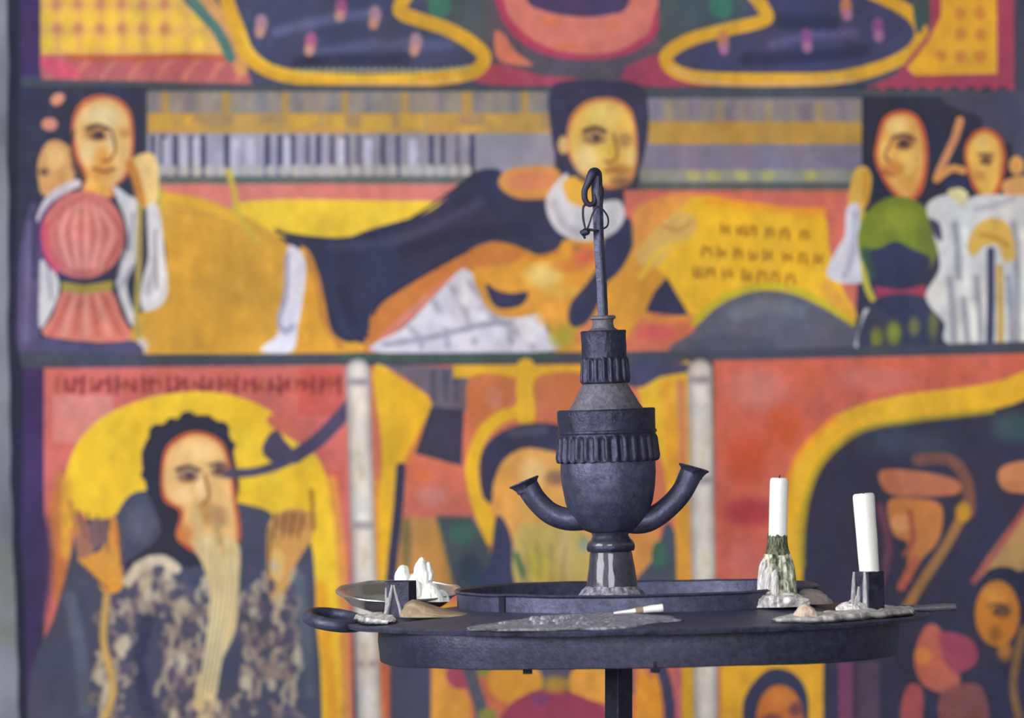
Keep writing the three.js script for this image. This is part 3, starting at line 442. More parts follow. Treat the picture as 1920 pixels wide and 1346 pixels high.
  R([132, 74, 108], 1572, 1240, 1600, 1400); R([92, 76, 96], 1606, 1240, 1650, 1500); soft(0);
  F([226, 168, 44], [1346, 1236], [1540, 1236], [1544, 1300], [1540, 1860], [1352, 1860], [1348, 1300]); F([62, 66, 100], [1392, 1346], [1402, 1296], [1440, 1256], [1480, 1258], [1510, 1290], [1516, 1346], [1510, 1500], [1400, 1500]); E([204, 116, 54], 1462, 1346, 44, 62); soft(4); E([216, 136, 60], 1466, 1310, 26, 16); E([128, 72, 70], 1448, 1346, 18, 8); E([120, 70, 90], 1492, 1330, 12, 14); soft(0);
  R([204, 116, 60], 1336, 1236, 1352, 1860); R([64, 60, 94], 1544, 1236, 1570, 1860);
  // painted white columns with dark rings
  for (const [a, b, r] of [[[670, 676], [692, 1346], [716, 985, 1245]], [[1312, 670], [1324, 1346], [712, 900]]]) {
    const dx = (b[0] - a[0]) / (b[1] - a[1]), xa = (y) => a[0] + dx * (y - a[1]);
    for (const [w, k] of [[46, [160, 150, 150]], [38, [186, 178, 172]], [28, [212, 203, 192]], [14, [222, 214, 206]]]) L(k, w, [xa(700) + (46 - w) * 0.06, 696], [xa(1860), 1860]); soft(3);
    for (const y of r) { L([150, 142, 146], 12, [xa(y) - 15, y], [xa(y) + 13, y]); } for (let y = 760; y < 1860; y += 90) L(y % 4 ? [206, 196, 172] : [224, 218, 214], 9, [xa(y) + rr(-5, 5), y], [xa(y) + rr(-5, 5), y + rr(24, 60)]); soft(0);
  }
  // drawn lines: brows, noses, mouths, folds and outlines
  const INK = [70, 52, 66], BROWN = [150, 92, 52];
  for (const [x, y, k, f] of [[186, 250, 1, 1], [1116, 256, 1, 1], [1694, 266, 0.9, -1], [1848, 298, 0.7, -1], [354, 890, 1, 1], [408, 880, 0.8, 1], [1870, 1144, 0.8, -1]]) { L(INK, 5 * k, [x - 22 * k, y - 8], [x, y - 15 * k], [x + 20 * k, y - 8]); E(INK, x + 2 * f, y + 2, 7 * k, 6 * k); L(BROWN, 4 * k, [x - 18 * k, y + 8], [x, y + 12 * k], [x + 18 * k, y + 6]); }
  L(BROWN, 5, [210, 246], [216, 280], [206, 300], [192, 302]); L(BROWN, 5, [1150, 250], [1158, 290], [1146, 304], [1134, 302]); L(BROWN, 5, [1672, 262], [1660, 292], [1668, 302]); L(BROWN, 5, [384, 890], [392, 930], [378, 946]); L(BROWN, 4, [1134, 322], [1152, 318], [1172, 324]);
  L(INK, 5, [1062, 300], [1090, 336], [1128, 352]); L([120, 70, 50], 5, [140, 244], [134, 290], [158, 336]);
  for (const [a, b] of [[[232, 470], [222, 520]], [[292, 430], [294, 540]], [[250, 400], [244, 470]], [[90, 500], [96, 560]]]) L([140, 136, 152], 5, a, b);
  for (const p of [[[520, 436], [640, 448], [760, 416], [890, 326]], [[700, 590], [720, 562], [800, 512], [880, 468]], [[610, 560], [640, 634], [690, 630]]]) L([44, 44, 74], 5, ...p);
  L([122, 84, 60], 4, [150, 1056], [200, 1104]); L([122, 84, 60], 4, [222, 980], [228, 1060]); L([130, 90, 60], 4, [506, 990], [504, 1100]); for (let i = 0; i < 4; i++) { L([130, 84, 70], 4, [146 + i * 18, 956 + i * 6], [160 + i * 14, 1010 + i * 8]); L([130, 88, 60], 4, [516 + i * 18, 962], [514 + i * 15, 1010]); }
  for (let i = 0; i < 9; i++) L(i % 2 ? [176, 160, 118] : [220, 204, 160], 4, [388 + i * 6, 1010 + (i % 3) * 16], [396 + i * 5, 1110], [390 + i * 4, 1190], [372 + i * 4, 1300]);
  for (let i = 0; i < 4; i++) L([172, 150, 80], 6, [980 + i * 27, 1012 + i * 5], [990 + i * 22, 1060], [984 + i * 25, 1100]);
  // left border of the cloth
  R([72, 50, 108], 40, 690, 82, 1000); soft(10); F([70, 52, 104], [40, 980], [84, 980], [90, 1100], [60, 1230], [44, 1300]); soft(0);
  Q([34, 38, 66], [0, -480], [38, -480], [36, 150], [30, 640], [44, 700], [40, 1000], [46, 1100], [52, 1346], [56, 1860], [0, 1860]);
}
{ // weave, brush grain and wear
  const im = c.getImageData(0, 0, TEX, TEX), d = im.data;
  for (let y = 0; y < TEX; y++) for (let x = 0; x < TEX; x++) {
    const i = (y * TEX + x) * 4, tone = (d[i] + d[i + 1] + d[i + 2]) / 3, k = 0.85 + 0.15 * Math.min(1, Math.max(0, (tone - 75) / 50)) + (hash(x, y, 5) - 0.5) * 0.16 + (fbm(x / 17, y / 26, 3, 2) - 0.37) * 0.22 + (noise(x / 70, y / 90, 8) - 0.5) * 0.12, t = (noise(x / 45, y / 60, 11) - 0.5) * 9, w = (hash(x >> 1, y >> 1, 9) - 0.5) * 14;
    d[i] = Math.min(255, d[i] * k + w + t); d[i + 1] = Math.min(255, d[i + 1] * k + w * 0.8); d[i + 2] = Math.min(255, d[i + 2] * k + w - t);
  }
  c.putImageData(im, 0, 0);
}
const muralMap = new THREE.CanvasTexture(cv); muralMap.colorSpace = THREE.SRGBColorSpace; muralMap.magFilter = THREE.LinearFilter;
{
  const edge = []; for (let y = MY0; y <= MY1; y += 30) edge.push([(y < 640 ? 14 : 14 + (y - 640) * 0.034) + (noise(y / 60, 3) - 0.5) * 7, y]);
  const shape = new THREE.Shape([...edge, [MX1, MY1], [MX1, MY0]].map(([x, y]) => new THREE.Vector2((x - 960) * WPX, -(y - 673) * WPX)));
  const g = extrude(shape, 0.003, 0.0008, 1), p = g.attributes.position, uv = g.attributes.uv;
  for (let i = 0; i < p.count; i++) uv.setXY(i, (p.getX(i) / WPX + 960 - MX0) / (MX1 - MX0), 1 - (673 - p.getY(i) / WPX - MY0) / (MY1 - MY0));
  const m = mesh('mural', g, std({ map: muralMap, roughness: 0.85 }));
  m.position.set(0, CAM_Y, WALL_Z - 0.0048);
  tag(m, 'wide painted cloth of robed figures in red, yellow and navy covering the wall', 'painting');
}

// ---------------------------------------------------------------- the candle stand
const at = (px, py, z = 0) => { const k = (DIST - z) / DIST; return [(px - 960) * PX * k, CAM_Y - (py - 673) * PX * k, z]; };
const TILT = 0.018, [CX, CY] = at(1195, 1155);
const R_TRAY = 545 * PX, R_TUB = 338 * PX, DOME = 0.013;      // the plate falls from the tub to its rim
const surf = (r) => DOME * Math.min(1, Math.max(0, (R_TRAY - 0.008 - r) / (R_TRAY - 0.008 - R_TUB)));
const onTray = (px, z, h = 0) => { const x = (px - 960) * PX * (DIST - z) / DIST; return [x, CY + (x - CX) * TILT + surf(Math.hypot(x - CX, z)) + h, z]; };
const FX = at(1160, 1155)[0];
const tray = new THREE.Matrix4().makeTranslation(CX - FX, CY, 0).multiply(new THREE.Matrix4().makeRotationZ(TILT));
const seat = (g) => g.applyMatrix4(tray);
const stand = thing('candle_stand', 'dark iron candle stand with a round rimmed tray on a square post', 'candle stand', [FX, 0, 0]);
const oval = (a, n) => Math.pow(Math.pow(Math.abs(Math.sin(a)), n) + Math.pow(Math.abs(Math.cos(a)), n), -1 / n);
const wob = (a, s, k) => (fbm(Math.cos(a) * 3 + 9, Math.sin(a) * 3 + 9, s, 3) - 0.45) * k;
{
  const RT = 545 * PX, TH = 0.006;
  // flat plate with a rolled lip
  mesh('tray_plate', seat(revolve(fine([[0.0005, DOME - TH], [R_TUB, DOME - TH], [RT - 0.008, -TH], [RT, -TH + 0.0005], [RT + 0.002, -0.0015], [RT, 0.0005], [RT - 0.008, 0], [R_TUB, DOME], [0.0005, DOME]], 0.02), 160, (a, t, r, y) => [r, y + (r > R_TUB + 0.01 ? wob(a, 1, 0.004) * (r - R_TUB) / (RT - R_TUB) : 0)], 0.5)), M.iron, stand);
  const RS = 492 * PX, B = -0.043;
  mesh('skirt', seat(revolve(fine([[RS - 0.012, -0.004], [RS, -0.005], [RS + 0.001, -0.02], [RS - 0.0005, B + 0.001], [RS - 0.0015, B], [RS - 0.006, B + 0.002], [RS - 0.006, -0.007], [RS - 0.012, -0.007], [RS - 0.012, -0.004]], 0.012), 180, (a, t, r, y) => [r * oval(a, 2.9) * 0.985 + wob(a, y * 20 + 4, 0.004), y + (y < -0.035 ? wob(a, 8, 0.003) : 0)], 0.5)), M.darkIron, stand);
  const RB = 338 * PX, HB = 0.031;
  const tub = mesh('inner_tub', seat(revolve(fine([[0.0005, DOME - 0.0005], [RB, DOME - 0.0005], [RB, HB - 0.002], [RB + 0.003, HB], [RB + 0.001, HB + 0.002], [RB - 0.003, HB], [RB - 0.004, 0.0145], [0.0005, 0.0145]], 0.012), 160, (a, t, r, y) => [r + (r > 0.1 ? wob(a, y * 10 + 20, 0.004) : 0), y + (y > 0.02 ? wob(a, 30, 0.004) : 0)], 0.5)), M.iron, stand);
  { const a = Math.asin(-252 / 338), g = new THREE.BoxGeometry(0.009, 0.017, 0.003, 1, 4, 1); g.rotateY(a); g.translate(Math.sin(a) * RB, 0.0215, Math.cos(a) * RB + 0.001); mesh('seam_strip', seat(g), M.darkIron, tub); }
  // handles
  const loop = []; for (let i = 0; i <= 28; i++) { const a = i / 28 * Math.PI * 2; loop.push([-RT - 0.014 + Math.cos(a) * 0.030, 0.002 - Math.cos(a) * 0.0045 + Math.sin(a) * -0.0035, Math.sin(a) * 0.05]); }
  mesh('handle', seat(taperTube(loop, [0.0075, 0.0075], 20, 90, 0.8)), M.iron, stand);
  mesh('handle', seat(taperTube([[RT - 0.03, 0.003, 0.0], [RT, 0.003, 0.002], [RT + 0.02, 0.004, 0.004], [RT + 0.031, 0.004, 0.004]], [0.004, 0.004, 0.0045, 0.004], 16, 30, 2.2)), M.greyIron, stand);
  // bolts under the skirt
  for (const [x, z] of [[0.012, 0.286], [-0.125, 0.268]]) { const g = new THREE.CylinderGeometry(0.006, 0.006, 0.012, 6); g.translate(x, B + 0.001, z); mesh('bolt', seat(g), M.darkIron, stand); }
  // cross bars under the tray carry it on the post
  for (const t of [0, Math.PI / 2]) { const g = new THREE.BoxGeometry(2 * RS * 0.96, 0.012, 0.03); g.rotateY(t + 0.3); g.translate(0, -0.0145, 0); mesh('cross_bar', seat(g), M.darkIron, stand); }
  const s = 38 * PX, post = new THREE.Shape(); const b = 0.002;
  post.moveTo(-s / 2 + b, -s / 2); post.lineTo(s / 2 - b, -s / 2); post.quadraticCurveTo(s / 2, -s / 2, s / 2, -s / 2 + b); post.lineTo(s / 2, s / 2 - b); post.quadraticCurveTo(s / 2, s / 2, s / 2 - b, s / 2); post.lineTo(-s / 2 + b, s / 2); post.quadraticCurveTo(-s / 2, s / 2, -s / 2, s / 2 - b); post.lineTo(-s / 2, -s / 2 + b); post.quadraticCurveTo(-s / 2, -s / 2, -s / 2 + b, -s / 2);
  const pg = extrude(post, CY - 0.022 - 0.03); pg.rotateX(-Math.PI / 2); pg.rotateY(0.72); pg.translate(0, 0.03, 0); mesh('post', pg, M.darkIron, stand);
  for (let i = 0; i < 3; i++) { const a = i * Math.PI * 2 / 3 + 0.5, d = (r, y) => [Math.sin(a) * r, y, Math.cos(a) * r]; mesh('foot', taperTube([d(0.0, 0.06), d(0.1, 0.075), d(0.22, 0.045), d(0.3, 0.0135)], [0.014, 0.014, 0.013, 0.012], 16, 30), M.darkIron, stand); }
  mesh('hub', revolve([[0.0005, 0.03], [0.03, 0.03], [0.034, 0.05], [0.03, 0.1], [0.018, 0.108], [0.0005, 0.108]], 32), M.darkIron, stand);
}
// square sockets welded to the tray
function socket(px, z, side, height, turn, floor = 0, lean = 0) {
  const s = new THREE.Shape([[-1, -1], [1, -1], [1, 1], [-1, 1]].map(([x, y]) => new THREE.Vector2(x * side / 2, y * side / 2)));
  const i = side / 2 - 0.002; s.holes.push(new THREE.Path([[-i, -i], [-i, i], [i, i], [i, -i]].map((p) => new THREE.Vector2(...p))));
  const g = extrude(s, height, 0.0006, 1); g.rotateX(-Math.PI / 2); g.rotateY(turn); g.rotateZ(TILT + lean); const p = onTray(px, z, floor - 0.001); g.translate(p[0] - FX, p[1], p[2]);
  return mesh('candle_socket', g, M.darkIron, stand);
}
socket(752, 0.035, 0.0268, 0.0405, -0.30);
socket(1459, 0.128, 0.022, 0.048, 0.5, 0.001);
socket(1629, 0.125, 0.0236, 0.047, 0.74);

// ---------------------------------------------------------------- the lamp-like centrepiece
const TZ = 0.01, BASE = at(1149, 1118, TZ), LEAN = 0.035;
const tower = thing('centrepiece_lamp', 'tall blackened metal lamp with fluted collars and two curved horn cups standing on tray', 'lamp', [BASE[0], onTray(1149, TZ, 0.0015)[1], TZ]);
const LIFT = BASE[1] - tower.position.y;                  // the mound that carries the column starts on the tub floor
const lean = new THREE.Matrix4().makeRotationZ(LEAN);
const stem = (g) => g.applyMatrix4(lean);
// photo measure -> tower axes (before leaning)
const loc = (px, py) => { const x = (px - 1149) * PX, y = (1118 - py) * PX + LIFT, cs = Math.cos(LEAN), sn = Math.sin(LEAN); return [x * cs + y * sn, -x * sn + y * cs]; };
const prof = (list) => list.map(([r, py]) => [r * PX, (1118 - py) * PX + LIFT]);
{
  const rough = (s, k) => (a, t, r, y) => [r + (r > 0.002 ? (fbm(Math.cos(a) * 5 + 17, Math.sin(a) * 5 + 17, y * 70 + s, 4) - 0.45) * k * (k > 0.004 ? 1 : 0.35) : 0), y];
  mesh('base_mound', revolve(fine([[0.0005, 0], [0.046, 0], [0.044, 0.004 + LIFT * 0.5], ...prof([[64, 1117], [56, 1106], [48, 1099], [42, 1096], [1, 1094]])], 0.004), 72, rough(2, 0.006)), M.ash, tower);
  mesh('stem', stem(revolve(fine(prof([[1, 1104], [48, 1104], [46.5, 1085], [42, 1055], [39.5, 1036], [38, 1031], [43, 1028], [45, 1022], [43, 1016], [37, 1010], [34, 1004], [36, 997], [44, 992], [1, 990]]), 0.004), 72, rough(11, 0.003))), M.glossIron, tower).userData.label = 'glossy dark foot of the column';
  mesh('bowl', stem(revolve(fine(prof([[1, 996], [36, 998], [50, 992], [62, 980], [74, 962], [82, 940], [87, 912], [89.5, 888], [89, 868], [86, 846], [1, 846]]), 0.004), 96, rough(5, 0.0015), 0.9)), M.iron, tower);
  // fluted tin collars
  const fluted = (n, amp, y0, y1) => (a, t, r, y) => { const q = (y0 - y) / (y0 - y1), k = q > 0 ? Math.min(1, q * 8) * Math.min(1, Math.max(0.25, (1.15 - q) * 5)) : 0, f = Math.abs(((a * n / Math.PI / 2 + fbm(a * 3, 2, 1, 2) * 0.5) % 1) - 0.5) * 2; return [r + (r > 0.02 ? amp * k * (0.35 + noise(a * 4, 7, 2)) * (Math.min(1, Math.max(0, (f - 0.35) * 3)) - 0.6) + (fbm(Math.cos(a) * 9 + 15, Math.sin(a) * 9 + 15, y * 90, 3) - 0.45) * 0.0012 : 0), y + (y < y1 + 0.004 && r > 0.03 ? (f - 0.5) * 0.002 : 0)]; };
  const yy = (py) => (1118 - py) * PX + LIFT;
  const big = mesh('fluted_collar', stem(revolve(fine(prof([[68, 768], [90, 767], [92, 770], [92, 778], [91, 800], [91, 812], [92, 816], [94, 840], [96, 858], [96, 864], [92, 865], [89, 858], [88, 800], [68, 774], [68, 768]]), 0.0022), 260, fluted(30, 0.0042, yy(816), yy(860)), 0.4)), M.darkIron, tower);
  big.userData.label = 'wide dark collar with fluted lower band';
  mesh('bead_band', stem(revolve(fine(prof([[90, 806], [93, 807], [94, 810], [93, 813], [90, 814]]), 0.001), 200, (a, t, r, y) => [r + (r > 0.0545 ? 0.0006 * (noise(a * 14, 3, 3) - 0.5) : 0), y])), M.darkIron, big);
  mesh('cone_cap', stem(revolve(fine(prof([[1, 770], [70, 770], [69.5, 767], [62, 756], [52, 738], [43, 722], [39, 714], [1, 712]]), 0.004), 96, rough(8, 0.0012), 0.5)), M.greyIron, tower);
  mesh('small_collar', stem(revolve(fine(prof([[30, 622], [41, 620], [43, 622], [42, 630], [42, 668], [43, 672], [44.5, 700], [46, 716], [44, 719], [40, 715], [39, 630], [30, 624], [30, 622]]), 0.002), 200, fluted(18, 0.0036, yy(670), yy(712)), 0.4)), M.darkIron, tower);
  mesh('neck', stem(revolve(fine(prof([[1, 640], [40, 640], [41, 624], [30, 621], [21, 615], [19, 606], [20, 600], [24, 598], [24, 594], [20, 592], [1, 592]]), 0.003), 64, rough(15, 0.001))), M.greyIron, tower);
  mesh('neck_ring', stem(revolve(fine(prof([[36, 1034], [43.5, 1033], [45.5, 1027], [44.5, 1021], [36, 1020]]), 0.002), 72, rough(17, 0.001))), M.darkIron, tower);
  // bent rod, square in section, ending in a hook
  const P3 = (px, py, z = 0) => { const [x, y] = loc(px, py); return new THREE.Vector3(x, y, z).applyMatrix4(lean).toArray(); };
  { const sh = new THREE.Shape([[-1, -1], [1, -1], [1, 1], [-1, 1]].map(([x, y]) => new THREE.Vector2(x * 0.0047, y * 0.0047)));
    const curve = new THREE.CatmullRomCurve3([[1131, 600], [1127.5, 525], [1123, 456], [1121, 390], [1119, 345], [1118.5, 331]].map(([a, b]) => new THREE.Vector3(...P3(a, b))));
    const g = new THREE.BufferGeometry(), pos = [], idx = [], uv = [], N = 40, bev = [[-1, -0.7], [-0.7, -1], [0.7, -1], [1, -0.7], [1, 0.7], [0.7, 1], [-0.7, 1], [-1, 0.7]], ang = 0.62;
    for (let i = 0; i <= N; i++) { const p = curve.getPointAt(i / N), w = 0.0048 + (i > 32 ? 0.0005 : 0); bev.forEach(([u, v], j) => { const x = u * Math.cos(ang) - v * Math.sin(ang), z = u * Math.sin(ang) + v * Math.cos(ang); pos.push(p.x + x * w, p.y, p.z + z * w); uv.push(j * 0.005, i * 0.005); }); }
    for (let i = 0; i < N; i++) for (let j = 0; j < 8; j++) { const a = i * 8 + j, b = i * 8 + (j + 1) % 8; idx.push(a, a + 8, b, b, a + 8, b + 8); }
    const e = N * 8; for (let j = 1; j < 7; j++) idx.push(e, e + j + 1, e + j);
    g.setAttribute('position', new THREE.Float32BufferAttribute(pos, 3)); g.setAttribute('uv', new THREE.Float32BufferAttribute(uv, 2)); g.setIndex(idx);
    mesh('rod', toCreasedNormals(g, 0.5), M.iron, tower); }
  mesh('hook', taperTube([P3(1119, 338), P3(1118, 327), P3(1112, 326, 0.004), P3(1104, 342, 0.006), P3(1096, 360, 0.006), P3(1098, 378, 0.006), P3(1106, 385, 0.006), P3(1114, 380, 0.005), P3(1116, 366, 0.003)], [0.0062, 0.0062, 0.0052, 0.004, 0.0036, 0.0034, 0.003, 0.0026, 0.0022], 18, 80), M.darkIron, tower);
  { const p = P3(1126, 362, 0.002), g = new THREE.SphereGeometry(0.0052, 18, 14); g.scale(0.8, 1.7, 1); g.translate(...p); mesh('rivet', g, M.darkIron, tower); }
  const wire = mesh('wire', taperTube([P3(1100, 384, 0.007), P3(1094.5, 388, 0.008), P3(1093, 405, 0.008), P3(1096, 424, 0.008), P3(1099, 434, 0.008), P3(1105, 420, 0.008), P3(1113, 398, 0.008), P3(1122, 388, 0.0075), P3(1134, 399, 0.006), P3(1140, 410, 0.003), P3(1139, 424, 0), P3(1131, 430, -0.004), P3(1118, 434, 0.0075), P3(1106, 432, 0.008), P3(1096, 434, 0.008)], [0.0016, 0.0013, 0.0013, 0.0012, 0.0012, 0.001, 0.001, 0.001, 0.001, 0.001, 0.001, 0.001, 0.0014, 0.0016, 0.0018], 10, 160), M.darkIron, tower);
  mesh('wire_knot', taperTube([P3(1087, 436, 0.008), P3(1094, 437, 0.008), P3(1100, 435, 0.008), P3(1104, 430, 0.008)], [0.0015, 0.0042, 0.0044, 0.002], 14, 20), M.darkIron, wire);
  mesh('wire_end', taperTube([P3(1098, 436, 0.008), P3(1095, 442, 0.008), P3(1097, 449, 0.008)], [0.0028, 0.0018, 0.0012], 10, 14), M.darkIron, wire);
  // the two horn cups
  function horn(line, a, b) {                              // a, b: the two ends of the flared mouth in the photograph
    const h = mesh('horn_cup', taperTube(line.map(([x, y]) => P3(x, y)), [0.0135, 0.0132, 0.0126, 0.0123, 0.0122, 0.0128], 32, 70), M.iron, tower);
    const A = new THREE.Vector3(...P3(...a)), B = new THREE.Vector3(...P3(...b)), mid = A.clone().lerp(B, 0.5), along = B.clone().sub(A), w = along.length() / 2, up = new THREE.Vector3(-along.y, along.x, 0).normalize(); if (up.y < 0) up.negate();
    const g = revolve(fine([[0.0118, -0.010], [0.0125, -0.006], [w - 0.0025, -0.0015], [w, 0.0006], [w - 0.0008, 0.002], [w - 0.004, 0.001], [0.011, -0.003], [0.009, -0.012], [0.0005, -0.013]], 0.002), 48);
    g.applyQuaternion(new THREE.Quaternion().setFromUnitVectors(new THREE.Vector3(0, 1, 0), up.clone().add(new THREE.Vector3(0, 0, -0.05)).normalize())); g.translate(mid.x, mid.y, mid.z);
    mesh('flared_rim', g, M.iron, h);
  }
  horn([[1110, 968], [1085, 973], [1057, 972], [1032, 962], [1006, 938], [987, 909]], [956, 917], [1011, 894]);
  horn([[1170, 975], [1195, 979], [1219, 974], [1250, 953], [1277, 924], [1297, 885]], [1272, 871], [1329, 887]);
}

// ---------------------------------------------------------------- candles, wax, dish
function candle(label, px, z, bottomPy, topPx, topPy, width, foot = 1) {
  const a = new THREE.Vector3(...at(px, bottomPy, z)), b = new THREE.Vector3(...at(topPx, topPy, z)), h = a.distanceTo(b), r = width / 2 * PX;
  const t = thing('candle', label, 'candle', a.toArray(), null); t.quaternion.setFromUnitVectors(new THREE.Vector3(0, 1, 0), b.clone().sub(a).normalize());
  mesh('wax_body', revolve(fine([[0.0005, 0], [r * 0.98, 0], [r, 0.004], [r, h - 0.004], [r * 0.93, h - 0.001], [r * 0.8, h], [r * 0.5, h - 0.0012], [0.0005, h - 0.002]], 0.006), 48, (q, s, R0, y) => [R0 * (foot + (1 - foot) * y / h) * (1 + (noise(Math.cos(q) * 1.4 + 5, Math.sin(q) * 1.4 + 5, y * 45) - 0.5) * 0.05), y]), M.wax, t);
  mesh('wick', taperTube([[0, h - 0.004, 0], [0.0003, h + 0.001, 0], [0.001, h + 0.0035, 0.0005]], [0.0009, 0.0008, 0.0005], 8, 8), M.wick, t);
  return t;
}
// the candles stand inside their sockets, so each reaches below the socket's rim
candle('straight white candle standing in the wax-covered holder nearer the lamp', 1457, 0.128, 1060, 1461, 896, 34);
candle('leaning white candle stuck on the bare square holder at the right end of tray', 1631, 0.125, 1081, 1619, 925, 41, 0.9);

// lump of wax with a noisy surface on a flat foot
function lump(w, h, d, s, k = 0.35, freq = 2.2, pointed = 1) {
  const g = mergeVertices(new THREE.IcosahedronGeometry(1, 24).deleteAttribute('normal').deleteAttribute('uv')), p = g.attributes.position, uv = new Float32Array(p.count * 2);
  for (let i = 0; i < p.count; i++) {
    let [x, y, z] = [p.getX(i), p.getY(i), p.getZ(i)]; const tall = Math.max(1, h / w * 1.6), f = 1 + (fbm(x * freq + 11, y * freq * tall + 11, z * freq + s, 3) - 0.44) * 2 * k;
    y = Math.max(0, Math.sign(y) * Math.pow(Math.abs(y), 0.85) * (1 + (f - 1) * 0.5)); const n = 1 - (1 - pointed) * y;
    p.setXYZ(i, x * f * n * w / 2, y * h, z * f * n * d / 2); uv[i * 2] = x * w; uv[i * 2 + 1] = y * h + z * d;
  }
  g.setAttribute('uv', new THREE.BufferAttribute(uv, 2)); g.computeVertexNormals(); return g;
}
// drips running down a post: skirt of revolution with a ragged hem
function drips(r, h, s, spread, n = 9) {
  const g = revolve(fine([[r * 0.55, h], [r * 0.8, h - 0.001], [r * 1.02, h - 0.008], [r * 1.16, h * 0.62], [r * 1.25, 0.002], [r * (1.25 + spread), 0], [r * 0.9, 0]], 0.0016), 120, (a, t, R0, y) => { const f = noise(Math.cos(a) * n / 3 + 20, Math.sin(a) * n / 3 + 20, s), rag = Math.max(0, (0.52 - f) * 3) * (1 - y / h) * 1.1, ridge = (noise(Math.cos(a) * n * 0.6 + 3, Math.sin(a) * n * 0.6 + 3, s + 5) - 0.5) * 0.006; return [Math.max(Math.min(R0, r * 0.82), R0 + ridge + (fbm(Math.cos(a) * 3 + 8, Math.sin(a) * 3 + 8, y * 120 + s, 3) - 0.45) * 0.003 - rag * 0.006), y]; }, 0.9);
  return g;
}
const PLANE_TURN = new THREE.Euler(0, 0, TILT);
function lay(name, g, m, p, label, category, group, kind) { const o = mesh(name, g, m); o.position.set(...p); o.rotation.copy(PLANE_TURN); return tag(o, label, category, group, kind); }
// wax skirt around the holder nearer the lamp
{
  const p = onTray(1459, 0.128, 0.0016), t = thing('wax_drips', 'grey-green melted wax caked in drips around the holder of the straight candle', 'wax', p);
  t.rotation.copy(PLANE_TURN);
  mesh('drip_skirt', drips(0.0165, 0.058, 3, 0.3), M.grimyWax, t);
  { const g = revolve(fine([[0.0098, 0.022], [0.0108, 0.02], [0.0112, 0.012], [0.0125, 0.004], [0.014, 0], [0.009, -0.001]], 0.0015), 72, (a, t, r, y) => [r + (fbm(Math.cos(a) * 4 + 9, Math.sin(a) * 4 + 9, y * 160, 3) - 0.42) * 0.0022, y + (y > 0.015 ? (fbm(Math.cos(a) * 3 + 5, Math.sin(a) * 3 + 5, 2, 2) - 0.4) * 0.012 : 0)]); g.translate(0.0005, 0.056, 0); const o = mesh('soot_collar', g, M.sootyWax, t); o.userData.label = 'sooty dark wax at the candle foot'; }
  for (const [x, z, w, h] of [[-0.0165, 0.008, 0.015, 0.052], [-0.004, 0.019, 0.012, 0.04], [0.0155, 0.011, 0.011, 0.05], [-0.0115, 0.016, 0.011, 0.044], [0.0105, 0.018, 0.007, 0.03]]) { mesh('wax_drip', taperTube([[x * 0.62, h, z * 0.62], [x * 0.86, h * 0.93, z * 0.86], [x, h * 0.6, z], [x * 1.04, h * 0.25, z * 1.04], [x * 1.1, 0, z * 1.1]], [w * 0.2, w * 0.36, w * 0.4, w * 0.42, w * 0.6], 18, 30), x < 0 ? M.greyWax : M.grimyWax, t); }
}
lay('wax_puddle', (() => { const g = lump(0.066, 0.016, 0.05, 61, 0.4, 2.2); return g; })(), M.greyWax, onTray(1460, 0.14, 0.0016), 'pale wax spilled at the foot of the drip-caked candle holder', 'wax');
lay('wax_lump', lump(0.05, 0.018, 0.03, 77, 0.3, 1.8), M.dullWax, onTray(1514, 0.09, 0.0016), 'dull brownish wax lump in the tub just right of the drip-caked candle holder', 'wax');
// wax along the right front edge of the tray
function edgeWax(a0, a1, inner, outer, thick, s) {
  const N = 120, K = 14, pos = [], idx = [], uv = [], RT = 545 * PX;
  for (let i = 0; i <= N; i++) for (let j = 0; j <= K; j++) {
    const f = i / N, a = a0 + (a1 - a0) * f, taper = Math.min(1, Math.min(f, 1 - f) * 9), w = j / K, mid = (inner + outer) / 2, half = (outer - inner) / 2 * (0.55 + 0.75 * fbm(a * 14, s, 2, 3)) * (0.2 + 0.8 * taper);
    const r = RT * (mid + (w * 2 - 1) * half)   , y = thick * Math.pow(Math.max(0, 1 - Math.pow(w * 2 - 1, 4)), 0.5) * (0.35 + 1.3 * fbm(a * 22, w * 3, s, 3)) * (0.25 + 0.75 * taper) + 0.0005;
    pos.push(Math.sin(a) * r, (j === 0 || j === K) ? 0 : y + (w > 0.8 ? 0.002 : 0), Math.cos(a) * r); pos[pos.length - 2] += surf(r); uv.push(a * RT, w * 0.05);
  }
  for (let i = 0; i < N; i++) for (let j = 0; j < K; j++) { const a = i * (K + 1) + j, b = a + K + 1; idx.push(a, a + 1, b, a + 1, b + 1, b); }
  for (let i = 0; i < N; i++) { const a = i * (K + 1), b = a + K + 1; idx.push(a, b, a + K, b, b + K, a + K); }
  const g = new THREE.BufferGeometry(); g.setAttribute('position', new THREE.Float32BufferAttribute(pos, 3)); g.setAttribute('uv', new THREE.Float32BufferAttribute(uv, 2)); g.setIndex(idx); g.computeVertexNormals(); return g;
}
lay('wax_spill', edgeWax(0.5, 1.42, 0.82, 0.985, 0.006, 4), M.greyWax, [CX, CY + 0.0005, 0], 'whitish wax spilled along the right front edge of the tray', 'wax');
lay('wax_spill', edgeWax(-1.62, -1.15, 0.86, 0.98, 0.006, 9), M.greyWax, [CX, CY + 0.0005, 0], 'thin whitish wax along the left edge of tray behind the bare holder', 'wax');
lay('wax_lump', lump(0.026, 0.016, 0.02, 12, 0.4, 2), M.beigeWax, onTray(1511, 0.235, 0.0005), 'small beige wax lump lying on the white spill at right front', 'wax');
